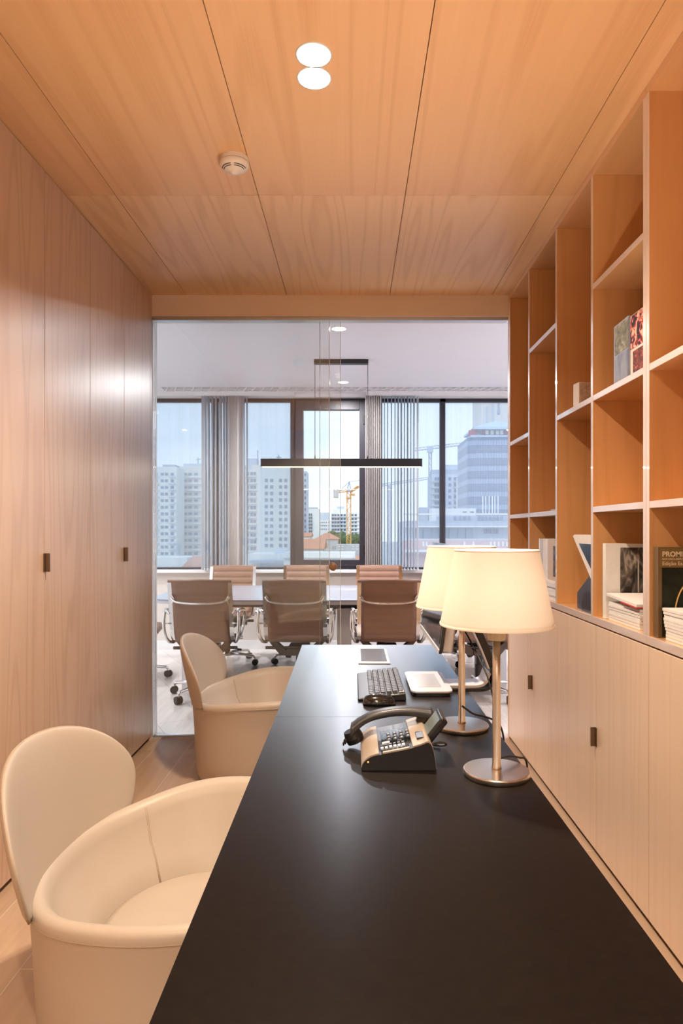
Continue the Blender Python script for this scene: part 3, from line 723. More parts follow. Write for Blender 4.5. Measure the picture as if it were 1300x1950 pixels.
# ------------------------------------------------------------------ table lamps
def shade_mat(tr_):
    m = bpy.data.materials.new('lamp_shade_fabric'); m.use_nodes = True; t_ = m.node_tree; t_.nodes.clear(); N = t_.nodes.new; L = t_.links.new
    o = N('ShaderNodeOutputMaterial'); c = N('ShaderNodeTexCoord'); mp = N('ShaderNodeMapping'); mp.inputs['Scale'].default_value = (90, 90, 260); L(c.outputs['Object'], mp.inputs[0])
    n = N('ShaderNodeTexNoise'); n.inputs['Scale'].default_value = 4; L(mp.outputs[0], n.inputs['Vector'])
    r = N('ShaderNodeMix'); r.data_type = 'RGBA'; r.inputs['A'].default_value = (.80, .74, .66, 1); r.inputs['B'].default_value = (.90, .86, .79, 1); L(n.outputs['Fac'], r.inputs['Factor'])
    d = N('ShaderNodeBsdfDiffuse'); tl = N('ShaderNodeBsdfTranslucent'); x = N('ShaderNodeMixShader'); x.inputs[0].default_value = tr_
    L(r.outputs['Result'], d.inputs[0]); L(r.outputs['Result'], tl.inputs[0]); L(d.outputs[0], x.inputs[1]); L(tl.outputs[0], x.inputs[2]); L(x.outputs[0], o.inputs[0]); return m
m_shade = shade_mat(.0055); m_diff = shade_mat(.035); m_hem = mat('shade_hem', (.82, .74, .62), .8)
m_bulb = emis('warm_bulb', WARM, E_BULB)
m_socket = mat('cream_socket', (.78, .68, .50), .45)
def lamp(x, y, label):
    t = thing('table_lamp', label, 'table lamp', (x, y, DZ), 'matching table lamps')
    z = DZ+.0005
    obj('base', MB().lathe([(0, z), (.0705, z), (.0717, z+.002), (.0717, z+.010), (.070, z+.012), (.012, z+.0135), (0, z+.0135)], x, y, 56), m_steel, t, bev=.0005)
    obj('stem', MB().lathe([(.011, z+.013), (.0105, z+.02), (.0095, z+.024), (.0088, z+.20), (.0082, 1.016)], x, y, 20, cap=True), m_steel, t, smooth=True)
    obj('socket', MB().lathe([(0, 1.013), (.0185, 1.013), (.0195, 1.016), (.0195, 1.046), (.014, 1.052), (.014, 1.085), (0, 1.085)], x, y, 24), m_socket, t)
    obj('bulb', MB().lathe([(.009, 1.086), (.011, 1.093), (.019, 1.105), (.022, 1.118), (.019, 1.131), (.010, 1.139), (0, 1.141)], x, y, 20), m_bulb, t, smooth=True)
    sh = obj('lamp_shade', MB().lathe([(.1218, 1.045), (.0903, 1.207)], x, y, 64), m_shade, t, smooth=True)
    obj('bottom_hem', MB().lathe([(.1222, 1.0445), (.1226, 1.0495), (.1205, 1.0495), (.1205, 1.0445)], x, y, 64), m_hem, sh, smooth=True)
    obj('top_hem', MB().lathe([(.0896, 1.204), (.0908, 1.2045), (.0905, 1.2078), (.0893, 1.2078)], x, y, 64), m_hem, sh, smooth=True)
    obj('added_bottom_diffuser', MB().lathe([(.0198, 1.0535), (.1201, 1.0535), (.1199, 1.0545), (.0198, 1.0545)], x, y, 48), m_diff, t)  # unseen disc added to keep direct bulb light off the desk
    m = MB()
    for k in range(3):
        a = 2*PI*k/3+.5; m.tube([(x+.013*math.cos(a), y+.013*math.sin(a), 1.05), (x+.1195*math.cos(a), y+.1195*math.sin(a), 1.052)], .0016, 6)
    obj('shade_spider', m, m_steel, t)
    return t
lamp(.3097, 1.446, 'lit cream-shaded table lamp on the near desk, right of the phone, nearer to the camera')
lamp(.2900, 1.789, 'lit cream-shaded table lamp behind the phone screen, the farther one')
tag(obj('lamp_cord', MB().tube(spline([(.3195, 1.452, DZ+.034), (.335, 1.47, DZ+.031), (.352, 1.485, DZ+.027), (.372, 1.50, DZ+.019), (.392, 1.515, DZ+.006), (.398, 1.53, DZ-.06), (.40, 1.55, .45), (.40, 1.6, .012)], 6), .0024, 6), cab, smooth=True), 'dark cord of the nearer lamp running over its round base to the desk edge', 'cord', 'lamp cords')
tag(obj('lamp_cord', MB().tube(spline([(.289, 1.777, DZ+.062), (.300, 1.770, DZ+.055), (.318, 1.765, DZ+.044), (.345, 1.762, DZ+.038), (.372, 1.757, DZ+.028), (.389, 1.75, DZ+.006), (.395, 1.75, DZ-.06), (.40, 1.76, .4), (.40, 1.8, .012)], 6), .0026, 6), cab, smooth=True), 'dark cord of the farther lamp sagging from its stem over the desk edge', 'cord', 'lamp cords')

# ------------------------------------------------------------------ desk phone
t = thing('desk_phone', 'black and champagne desk telephone with a tilted screen lying sideways to the camera', 'telephone', (.10, 1.54, DZ))
y0, y1 = 1.468, 1.672
prof = [(a, DZ+b) for a, b in ((.017, .010), (.023, .022), (.042, .035), (.08, .043), (.116, .050), (.150, .060), (.164, .065), (.173, .056), (.179, .03), (.182, .006))]
pp = [(p.x, p.z) for p in spline([(a, 0, b) for a, b in prof], 5)]
body = [(.019, DZ+.001)]+pp+[(.181, DZ+.001)]
inner = [(x, z-.004) for x, z in pp[2:-2]]
obj('body', MB().prism([(.019, DZ+.001)]+[(x+(.001 if x < .1 else -.001), max(z-.0035, DZ+.001)) for x, z in pp]+[(.181, DZ+.001)], y0+.001, y1-.001, 'y'), m_blackp, t)
def skin(lo, hi, ya, yb, mat_, name, lift=.0008, th=.0035, parent=t):
    seg = [p for p in pp if lo <= p[0] <= hi]
    return obj(name, MB().prism([(x, z+lift) for x, z in seg]+[(x, z+lift-th) for x, z in reversed(seg)], ya, yb, 'y'), mat_, parent)
skin(.016, .060, y0, y1, m_gold, 'front_cover')
skin(.128, .190, y0, y1, m_gold, 'rear_cover')
skin(.060, .128, y0, y0+.008, m_gold, 'side_trim')
dark = skin(.058, .130, y0+.009, y1-.05, m_blackg, 'keypad_panel', .0012)
def surf(x):
    for a, b in zip(pp, pp[1:]):
        if a[0] <= x <= b[0]: return a[1]+(b[1]-a[1])*(x-a[0])/max(b[0]-a[0], 1e-6)
    return DZ+.09
slope = -math.atan2(.012, .06)
m_btn = mat('phone_button', (.04, .045, .055), .3); m_btnl = mat('phone_button_light', (.55, .62, .75), .35)
pk = None
def btn(x, y, lx, ly, mt, nm):
    M = Matrix.Translation((x, y, surf(x)+.0025)) @ Matrix.Rotation(slope, 4, 'Y')
    return obj(nm, MB().box(-lx/2, lx/2, -ly/2, ly/2, -.002, .0022, M=M), mt, t, bev=.0008)
for i in range(4):
    for j in range(3):
        b = btn(.082+.0145*i, y0+.072+.020*j, .010, .014, m_btn, 'number_key')
        M = Matrix.Translation((.082+.0145*i, y0+.072+.020*j, surf(.082+.0145*i)+.0053)) @ Matrix.Rotation(slope, 4, 'Y')
        obj('key_marking', MB().box(-.0018, .0018, -.003, .003, -.0002, .0003, M=M), m_btnl, b)
for i in range(6): btn(.064+.0095*i, y0+.022, .0065, .012, m_btnl, 'line_key')
for i in range(6): btn(.064+.0095*i, y0+.040, .0065, .008, m_btn, 'function_key')
btn(.074, y0+.055, .018, .012, m_btnl, 'navigation_key'); btn(.105, y0+.055, .010, .008, m_btn, 'function_key')
btn(.150, y0+.055, .016, .045, m_blackp, 'menu_keys')
obj('message_lamp', MB().lathe([(0, 0), (.002, 0), (.002, .001), (0, .001)], 0, 0, 10, M=Matrix.Translation((.032, y0+.001, DZ+.02)) @ Matrix.Rotation(PI/2, 4, 'X')), emis('indicator_red', (1, .35, .1), 2), t)
# handset lying along x on the far side
rows = []
hp = spline([(-.008, 1.628, DZ+.036), (.010, 1.632, DZ+.056), (.040, 1.636, DZ+.073), (.080, 1.638, DZ+.083), (.12, 1.638, DZ+.087), (.16, 1.636, DZ+.085), (.195, 1.632, DZ+.075)], 6)
for i, p in enumerate(hp):
    u = i/(len(hp)-1); hw = .020+.006*abs(2*u-1)**3; hh = .010+.012*abs(2*u-1)**4
    if i == 0 or i == len(hp)-1: hw *= .55; hh *= .55
    rows.append([(p.x, p.y+hw*math.copysign(abs(math.cos(a))**.6, math.cos(a)), p.z+hh*math.copysign(abs(math.sin(a))**.6, math.sin(a))) for a in [2*PI*k/16 for k in range(16)]])
m = MB(); vs = m.grid(rows, closed_v=True); m.bm.faces.new(vs[0]); m.bm.faces.new(list(reversed(vs[-1])))
hs = obj('handset', m, mat('handset_grey', (.03, .03, .033), .36), t, smooth=True)
obj('mouthpiece', MB().lathe([(0, 0), (.021, 0), (.023, .012), (.020, .03), (0, .03)], 0, 0, 20, M=Matrix.Translation((.006, 1.63, DZ+.014)) @ Matrix.Rotation(-.4, 4, 'Y')), m_blackp, hs, smooth=False)
obj('earpiece', MB().lathe([(0, 0), (.021, 0), (.022, .02), (0, .02)], 0, 0, 20, M=Matrix.Translation((.172, 1.633, DZ+.058)) @ Matrix.Rotation(.3, 4, 'Y')), m_blackp, hs, smooth=False)
# screen
Mt = Matrix.Translation((.160, 1.555, DZ+.054)) @ Matrix.Rotation(math.radians(38.6), 4, 'Y')
sc = obj('screen_housing', MB().box(0, .018, -.044, .046, -.004, .066, M=Mt), m_blackp, t, bev=.005, seg=3)
obj('display', MB().box(-.0008, .0005, -.036, .038, .008, .058, M=Mt), m_screen, sc)
# cords
coil = []
for k in range(80):
    u = k/79; a = u*2*PI*8
    coil.append((.010-.036*u+.0, 1.625+.0*u+.006*math.cos(a), DZ+.020+.006*math.sin(u*PI)-.008*u+.006*math.sin(a)))
obj('handset_cord', MB().tube(coil, .0018, 6), m_blackp, t, smooth=True)
obj('line_cord', MB().tube(spline([(.176, 1.57, DZ+.02), (.195, 1.575, DZ+.028), (.215, 1.585, DZ+.026), (.222, 1.605, DZ+.014), (.210, 1.625, DZ+.006), (.18, 1.64, DZ+.004)], 6), .0028, 6), mat('cord_grey', (.16, .16, .16), .4), t, smooth=True)

# ================================================================== TUB CHAIRS
def tub_chair(label):
    t = thing('tub_chair', label, 'armchair', (0, 0, 0), 'cream leather tub chairs')
    # local frame: faces +x. shell: outer wall, rolled rim, inner wall
    n = 96
    def rim(a):       # a = angle from the front
        u = abs(a)/PI
        z = .4052+.0541/(1+math.exp((u-.6663)*16))
        front = 1/(1+math.exp((u-.17)*30))
        return z-front*.12
    def at(a, r, q):
        k = r/.418
        return ((-.0132+.402*math.cos(a)*k), .426*math.sin(a)*k, q)
    rows = []
    for k in range(n):
        a = -PI+2*PI*k/n; z = rim(a)
        pr = [(.384, .030), (.390, .038), (.398, .15), (.406, .30), (.412, z-.035), (.418, z-.018), (.414, z-.004), (.404, z+.003), (.388, z+.001), (.374, z-.010), (.362, z-.035), (.335, z-.10), (.295, .28), (.262, .225), (.25, .20)]
        rows.append([at(a, r, q) for r, q in pr])
    m = MB(); m.grid(rows, closed_u=True)
    sh = obj('shell', m, m_leather, t, smooth=True)
    obj('seat', MB().lathe([(.262, .215), (.258, .232), (.235, .243), (.15, .250), (.05, .254), (0, .254)], 0, 0, 64), m_leather, t, smooth=True)
    obj('base_ring', MB().lathe([(0, .031), (.350, .031), (.34, .0), (0, 0)], 0, 0, 48), m_blackp, t)
    # stitching lines
    for off in (0, .014):
        for sg in (-1, 1):
            a = sg*(PI*.735-off); z = rim(a)
            obj('seam', MB().tube([at(a, .3735, z-.0105), at(a, .3615, z-.035), at(a, .3348, z-.10), at(a, .2948, .28), at(a, .262, .226)], .0011, 5), m_piping, sh, smooth=True)
    pts = []
    for k in range(64):
        a = PI*.12+2*PI*.88*k/63; a = a if a <= PI else a-2*PI
        pts.append(at(a, .4155, rim(a)-.026))
    obj('rim_stitching', MB().tube(pts, .0013, 5), m_piping, sh, smooth=True)
    # backrest pad
    def pad(nu, nv, T, grow=0.0):
        out = []
        def pt(u, v, side):
            w = (1-max(v, 0)**3.0)**(1/2.2) if v < 1 else 0
            hwid = .304+.0548*math.sin(min(1, v/.55)*PI/2)
            y = u*hwid*w
            z = .400+.3074*v-.0477*(1-u*u)*(1-v)
            x0 = -.2674-.1206*(1-(y/.37)**2)-.0766*v
            edge = (max(0, 1-abs(u)**5))**.5*(max(0, 1-v**7))**.5
            tt = T*(.12+.88*edge)*(1 if v > .04 else .6+.4*v/.04)
            return (x0+side*tt, y, z)
        rows = []
        for j in range(nv+1):
            v = 1-(1-j/nv)**1.5
            v = min(v, .9995)
            f = [pt(math.sin(PI/2*(2*i/nu-1)), v, 1) for i in range(nu+1)]
            b = [pt(math.sin(PI/2*(2*i/nu-1)), v, -1) for i in range(nu+1)]
            rows.append(f+list(reversed(b)))
        m = MB(); vs = m.grid(rows, closed_v=True); m.bm.faces.new(vs[0]); m.bm.faces.new(list(reversed(vs[-1])))
        vv = [min(.9995, 1-(1-q/40)**2.2) for q in range(41)]
        seam = [pt(-1, v, -.3) for v in vv]+[pt(1, v, -.3) for v in reversed(vv)]
        return m, seam
    m, seam = pad(36, 30, .0175)
    bk = obj('backrest', m, m_leather, t, smooth=True)
    obj('welt', MB().tube(seam, .0022, 6), m_piping, bk, smooth=True)
    return t
tc1 = tub_chair('cream leather tub chair nearest the camera, tucked against the left side of the desk')
tc2 = copy_tree(tc1); tc2['label'] = 'cream leather tub chair farther away, beside the glass partition and the far desk'
tc1.location = (-.3855, 1.735, 0); tc1.rotation_euler = (0, 0, -.0286)
tc2.location = (-.4163, 3.4712, 0); tc2.rotation_euler = (0, 0, .0143)

# ================================================================== THINGS ON THE SHELVES
def face_mat(name, cols, scale, dist=2.0, rough=.3, sc=(1, 1, 1)):
    m, t_, b = newmat(name); N = t_.nodes.new; L = t_.links.new
    c = N('ShaderNodeTexCoord'); mp = N('ShaderNodeMapping'); mp.inputs['Scale'].default_value = sc; L(c.outputs['Object'], mp.inputs[0])
    n = N('ShaderNodeTexNoise'); n.inputs['Scale'].default_value = scale; n.inputs['Distortion'].default_value = dist; L(mp.outputs[0], n.inputs['Vector'])
    r = N('ShaderNodeValToRGB'); e = r.color_ramp.elements
    for i, (p, cc) in enumerate(cols):
        el = e[i] if i < 2 else e.new(p)
        el.position = p; el.color = lin(cc)
    L(n.outputs['Fac'], r.inputs[0]); L(r.outputs[0], b.inputs['Base Color']); b.inputs['Roughness'].default_value = max(rough, .5); b.inputs['Specular IOR Level'].default_value = .2; return m
m_img_green = face_mat('cover_photo_green', [(.3, (.10, .12, .10)), (.55, (.30, .30, .22)), (.68, (.45, .45, .42)), (.8, (.35, .42, .10))], 14)
m_img_blue = face_mat('cover_photo_blue', [(.3, (.12, .18, .36)), (.55, (.34, .38, .46)), (.8, (.55, .58, .64))], 10, .6, .25, (1, 2, .5))
m_img_crowd = face_mat('cover_photo_crowd', [(.40, (.02, .012, .02)), (.47, (.30, .02, .02)), (.53, (.70, .12, .06)), (.60, (.85, .60, .45))], 34, 1.5)
m_img_rust = face_mat('cover_photo_rust', [(.35, (.05, .01, .01)), (.55, (.28, .05, .02)), (.72, (.55, .18, .08)), (.85, (.85, .65, .5))], 26, 2.2)
m_img_stone = face_mat('stone_print', [(.3, (.38, .26, .18)), (.6, (.55, .42, .32)), (.8, (.62, .50, .42))], 30)
m_jacket = mat('silver_jacket', (.34, .38, .50), .4, .2, var=.3, vscale=30)
s3 = SZ[2]+.0005
t = thing('book', 'thick silver-blue art book standing beside the red-covered one on the middle shelf', 'book', (.97, 2.36, s3), 'books on the middle shelf')
Mb = Matrix.Translation((.943, 2.288, s3)) @ Matrix.Rotation(math.radians(-1), 4, 'Z')
pg = [(.0, 0), (.0, .130)]+[(.075*(1-math.cos(a))*.9+.0, .130+.045*math.sin(a)) for a in [PI/2*k/6 for k in range(1, 7)]]+[(.105, .175), (.105, 0)]
obj('cover', MB().prism(pg, 0, .213, 'z', M=Mb), m_jacket, t)
obj('cover_picture', MB().box(-.0012, -.0002, .003, .124, .105, .208, M=Mb), m_img_green, t)
obj('cover_picture', MB().box(-.0012, -.0002, .003, .124, .006, .100, M=Mb), m_img_blue, t)
obj('pages', MB().box(.006, .10, -.0012, -.0002, .006, .207, M=Mb), m_paper, t)
t = thing('book', 'art book with red and black picture covers standing on the middle shelf against the divider', 'book', (.97, 2.2, s3), 'books on the middle shelf')
boxo('cover', .948, 1.13, 2.146, 2.284, s3, s3+.208, m_paper, t, bev=.001)
boxo('cover_picture', .9468, .9478, 2.148, 2.282, s3+.092, s3+.205, m_img_crowd, t)
boxo('cover_picture', .9468, .9478, 2.148, 2.262, s3+.004, s3+.082, m_img_rust, t)
t = thing('picture_card', 'small stone-patterned card box on the middle shelf, left of the divider', 'card', (1.0, 2.8, s3))
Mb = Matrix.Translation((.945, 2.80, s3)) @ Matrix.Rotation(math.radians(8), 4, 'Z')
obj('box', MB().box(0, .13, 0, .05, 0, .098, M=Mb), m_paper, t, bev=.001)
obj('front_print', MB().box(.002, .128, -.001, -.0002, .002, .096, M=Mb), m_img_stone, t)
# small things on the lower shelf
s2 = SZ[1]+.0005
tag(obj('ceramic_dish', MB().lathe([(0, s2), (.022, s2), (.030, s2+.018), (.027, s2+.018), (.02, s2+.006), (0, s2+.004)], .985, 2.185, 28), mat('cream_ceramic', (.82, .74, .62), .3), smooth=True), 'small cream ceramic dish on the lower shelf beside the thick divider', 'dish')
t = thing('photo_stand', 'small pale upright photo stand on the lower shelf of the second bay from the window', 'photo stand', (.96, 3.1, s2))
boxo('frame', .945, .958, 3.078, 3.115, s2+.008, s2+.125, m_paper, t, bev=.001)
boxo('foot', .938, .985, 3.076, 3.175, s2, s2+.008, mat('frame_foot', (.35, .24, .18), .4), t, bev=.001)

# bottom row (z = .917)
s1 = SZ[0]+.0005
ORD = ['lowest', 'second from the bottom', 'third from the bottom', 'fourth from the bottom', 'fifth from the bottom', 'sixth from the bottom', 'seventh from the bottom', 'eighth from the bottom', 'ninth from the bottom', 'tenth from the bottom']
def magstack(x0, x1, y0, y1, z0, n, h, label, group, jitter=.003, mt=None, fan=0):
    z = z0
    for i in range(n):
        a, b, c, d = [random.uniform(-jitter, jitter) for _ in range(4)]
        d += fan*(i/max(1, n-1))**1.5
        mz = boxo('magazine', x0+a, x1+b, y0+c, y1+d, z, z+h*.93, mt or m_paper, bev=.0006)
        tag(mz, label % ('topmost' if i == n-1 else ORD[i]), 'magazine', group); z += h
    return z
zB = magstack(.943, 1.13, 3.085, 3.415, s1, 9, .0104, 'white magazine under the upright white books, %s of its stack', 'magazines under the white books')
GB = 'upright books in the second bay'
for i, (y, w, hh, mt, lab) in enumerate([(3.390, .026, .197, m_paper, 'upright white book on the far magazine stack, leftmost of its row'), (3.358, .030, .194, mat('grey_spine', (.55, .58, .66), .4), 'upright pale grey book on the far magazine stack, second from left'), (3.330, .026, .197, m_paper, 'upright white book on the far magazine stack, third from left'), (3.272, .055, .195, m_paper, 'thick upright white book on the far magazine stack, fourth from left')]):
    b = boxo('book', .948+.002*i, 1.10, y, y+w, zB, zB+hh, mt, bev=.001); tag(b, lab, 'book', GB)
t = thing('book', 'upright beige book with a dark building photo on its cover, on the far stack', 'book', (.99, 3.18, zB), GB)
boxo('cover', .950, 1.11, 3.095, 3.266, zB, zB+.192, mat('beige_cover', (.62, .46, .34), .45), t, bev=.001)
boxo('cover_picture', .9488, .9498, 3.096, 3.172, zB+.02, zB+.165, face_mat('cover_photo_building', [(.35, (.03, .025, .02)), (.6, (.16, .12, .09)), (.75, (.4, .33, .26))], 22), t)
t = thing('digital_photo_frame', 'white-rimmed dark screen tilted forward on a dark grey angled stand', 'photo frame', (1.0, 2.7, s1))
m_stand = mat('dark_grey_stand', (.05, .052, .065), .5)
obj('stand', MB().prism([(2.86, s1), (2.86, .985), (2.69, 1.078), (2.628, 1.04), (2.628, s1)], .958, 1.13, 'x'), m_stand, t, bev=.002)
obj('foot', MB().prism([(2.77, s1), (2.77, .965), (2.74, .995), (2.628, 1.01), (2.628, s1)], .9465, .9575, 'x'), m_blackp, t)
obj('frame', MB().prism([(2.88, 1.225), (2.86, 1.232), (2.617, 1.232), (2.617, 1.022)], .946, .966, 'x'), m_paper, t, bev=.001)
obj('screen', MB().prism([(2.80, 1.195), (2.619, 1.195), (2.619, 1.070)], .9445, .9455, 'x'), m_blackg, t)
zD = magstack(.950, 1.14, 2.215, 2.485, s1, 7, .0100, 'white magazine below the red-edged book, %s of its stack', 'magazines under the red-edged book', .002)
t = thing('book', 'thin white book with a red edge lying on top of the magazine stack', 'book', (1.04, 2.33, zD))
M = Matrix.Translation((1.04, 2.345, zD+.012)) @ Matrix.Rotation(.05, 4, 'X')
obj('pages', MB().box(-.10, .10, -.128, .138, .0005, .011, M=M), m_paper, t, bev=.0008)
obj('cover', MB().box(-.102, .101, -.130, .0, -.0035, .0003, M=M), m_red, t)
t = thing('book', 'tall white book with a black and white building photo on its cover, behind the magazines', 'book', (1.0, 2.5, s1))
Mb = Matrix.Translation((.946, 2.505, s1))
obj('cover', MB().box(0, .21, 0, .03, 0, .283, M=Mb), m_paper, t, bev=.001)
m_bw = face_mat('cover_photo_interior', [(.36, (.03, .025, .022)), (.52, (.12, .10, .085)), (.62, (.35, .30, .26)), (.8, (.60, .54, .48))], 16, 1.2, .35, (2.2, 1, .8))
pic = obj('cover_picture', MB().box(.055, .200, -.0014, -.0003, .095, .268, M=Mb), m_bw, t)
obj('picture_column', MB().box(.120, .125, -.0020, -.0015, .10, .24, M=Mb), mat('grey_print', (.50, .45, .40), .4), pic)
bk2 = boxo('book', .957, 1.10, 2.155, 2.180, s1, s1+.272, m_paper, bev=.001); tag(bk2, 'white upright book pressed against the thick divider beside the magazine stack', 'book')
zE = magstack(.948, 1.14, 1.72, 2.025, s1, 10, .0096, 'white magazine in the fanned stack at the right edge, %s', 'magazines at the right edge', .002, None, .022)
t = thing('book', 'tall dark book with a gold header reading PROMI, standing behind the fanned magazines', 'book', (1.0, 2.06, s1))
Mb = Matrix.Translation((.940, 2.060, s1))
m_hd = mat('gold_brown_header', (.22, .13, .045), .4); m_bkd = face_mat('dark_green_cover', [(.3, (.008, .012, .008)), (.8, (.03, .035, .022))], 12)
obj('cover', MB().box(0, .20, 0, .033, 0, .281, M=Mb), mat('book_spine_brown', (.16, .10, .045), .4), t, bev=.001)
obj('cover_header', MB().box(.004, .198, -.001, -.0001, .219, .277, M=Mb), m_hd, t)
obj('cover_picture', MB().box(.012, .198, -.001, -.0001, .004, .217, M=Mb), m_bkd, t)
arc = [Mb @ Vector((.050+.055*(1-math.cos(PI/2*k/14)), -.0022, .06+.115*math.sin(PI/2*k/14))) for k in range(15)]
obj('gold_arch', MB().tube(arc, .0055, 8, flat=.25), mat('gold_print', (.42, .24, .07), .4), t)
def text(body, size, M, mt, parent, name='lettering', bold=0):
    cu = bpy.data.curves.new('t', 'FONT'); cu.body = body; cu.size = size; cu.extrude = .0002; cu.offset = bold
    o = bpy.data.objects.new('t', cu); C.objects.link(o); bpy.context.view_layer.update()
    me = bpy.data.meshes.new_from_object(o.evaluated_get(bpy.context.evaluated_depsgraph_get())); bpy.data.objects.remove(o)
    me.transform(M); me.transform(Matrix.Translation(-wloc(parent))); me.materials.clear(); me.materials.append(mt)
    q = bpy.data.objects.new(name, me); C.objects.link(q); q.parent = parent; return q
m_ink = mat('cream_print', (.80, .68, .48), .4)
R = Matrix.Rotation(PI/2, 4, 'X')
text('PROMI', .0215, Mb @ Matrix.Translation((.012, -.0016, .252)) @ R, m_ink, t, bold=.0006)
text('NON ENCLUIREM E', .0075, Mb @ Matrix.Translation((.012, -.0016, .2415)) @ R, m_ink, t)
text('Edi\u00e7\u00e3o Es', .0165, Mb @ Matrix.Translation((.012, -.0016, .225)) @ R, m_ink, t)
# ================================================================== CITY OUTSIDE
GZ = -26.0
struct('ground', MB().box(-700, 700, 12, 1600, GZ-1, GZ), mat('city_ground', (.45, .45, .43), .9, var=.3, vscale=.02))
def cX(px, d): return (px-VX)*d/F
def cZ(py, d): return EYE-(py-VY)*d/F
m_win = mat('facade_window', (.16, .22, .32), .3, var=.2, vscale=.3)
m_wind = mat('facade_window_teal', (.05, .13, .18), .3)
c_white = mat('facade_white', (.78, .77, .74), .8, var=.06, vscale=.1)
c_cream = mat('facade_cream', (.74, .71, .66), .8, var=.06, vscale=.1)
c_grey = mat('facade_grey', (.42, .46, .54), .8, var=.1, vscale=.1)
c_pale = mat('facade_pale_blue', (.55, .62, .72), .8, var=.08, vscale=.1)
c_pink = mat('facade_pink', (.62, .40, .38), .8, var=.05, vscale=.2)
c_tile = mat('terracotta_tiles', (.62, .27, .17), .85, var=.2, vscale=2)
c_orange = mat('crane_yellow', (.72, .36, .06), .5)
c_conc = mat('concrete', (.50, .50, .49), .8, var=.12, vscale=.5)
c_mullion = mat('facade_frame', (.85, .86, .88), .5)
def building(label, d, pxa, pxb, pyt, mt, depth=14, group=None, base=GZ, name='building'):
    x0, x1 = cX(pxa, d), cX(pxb, d); zt_ = cZ(pyt, d)
    t = thing(name, label, 'building', ((x0+x1)/2, d+depth/2, base), group)
    boxo('walls', x0, x1, d, d+depth, base, zt_, mt, t)
    return t, x0, x1, zt_
def windows(t, d, cols_px, rows_py, wpx, hpx, mt, frame=True, proud=.12, name='window'):
    proto_ = None; k = 0
    for px in cols_px:
        for py in rows_py:
            if k >= 99: return
            x, z = cX(px, d), cZ(py, d); hw, hh = wpx*d/F/2, hpx*d/F/2
            if proto_ is None:
                proto_ = obj(name, MB().box(-hw, hw, -proud, .05, -hh, hh), mt); w = proto_
            else: w = proto_.copy(); C.objects.link(w)
            w.parent = t; w.location = Vector((x, d, z))-t.location; k += 1
def slabs(t, d, pxa, pxb, rows_py, hpx, mt, out=1.0, name='balcony'):
    for py in rows_py:
        x0, x1 = cX(pxa, d), cX(pxb, d); z = cZ(py, d); h = hpx*d/F
        obj(name, MB().box(x0, x1, d-out, d-.01, z-h/2, z+h/2), mt, t)
# left towers
d = 300
rows = [903+12.6*i for i in range(13)]
t, *_ = building('white apartment tower far left with rows of windows and balconies', d, 262, 336, 889, c_white)
windows(t, d, (297, 309, 317, 328), rows, 6, 5.5, m_win); slabs(t, d, 290, 303, [r+5 for r in rows], 2.6, c_cream); slabs(t, d, 322, 334, [r+5 for r in rows], 2.6, c_pale)
boxo('roof_room', cX(307, d), cX(331, d), d+2, d+10, cZ(889, d), cZ(884, d), c_grey, t)
t, *_ = building('white apartment tower second from left, behind the left blind slats', 316, 337, 404, 888, c_cream)
windows(t, 316, (353, 362, 373, 394), rows, 7, 5, m_win); slabs(t, 316, 356, 384, [r+5.5 for r in rows], 3.0, c_white); windows(t, 316, (337.5+2,), rows, 2.5, 5.5, m_win)
boxo('roof_room', cX(347, 316), cX(383, 316), 318, 326, cZ(888, 316), cZ(882, 316), c_pale, t)
obj('antenna', MB().tube([(cX(373, 316), 320, cZ(882, 316)), (cX(373, 316), 320, cZ(869, 316))], .25, 6).tube([(cX(369, 316), 320, cZ(874, 316)), (cX(379, 316), 320, cZ(872, 316))], .2, 6), c_grey, t)
t, *_ = building('pale tower glimpsed between the left blind stack and mullion', 335, 405, 462, 884, c_pale)
windows(t, 335, (412, 422, 432, 444), rows, 5, 6, m_win)
d = 280; rows = [902+13*i for i in range(12)]
t, x0, x1, zt_ = building('white apartment tower left of the dark window, with paired windows', d, 462.5, 556, 893, c_white)
windows(t, d, (471, 479, 485), rows, 5, 6, m_win); slabs(t, d, 465, 488, [r+5.5 for r in rows], 2.6, c_cream)
windows(t, d, (507, 517, 534, 544), [915+12.4*i for i in range(11)], 6, 6.5, m_win)
boxo('roof_room', cX(468, d), cX(487, d), d+2, d+9, zt_, cZ(872, d), c_pale, t)
obj('antenna', MB().tube([(cX(488, d), d+4, zt_), (cX(488, d), d+4, cZ(855, d))], .25, 6).tube([(cX(528, d), d+4, zt_), (cX(528, d), d+4, cZ(864, d))], .3, 6).tube([(cX(524, d), d+4, cZ(869, d)), (cX(533, d), d+4, cZ(869, d))], .25, 6), c_grey, t)
boxo('penthouse', cX(479, d), cX(556, d), d+1, d+11, zt_, cZ(885, d), c_cream, t)
t, *_ = building('tall tower edge seen at the left side of the opening window', 297, 557, 583.5, 897, c_pale)
windows(t, 297, (581,), [904+11*i for i in range(14)], 3, 5, m_win)
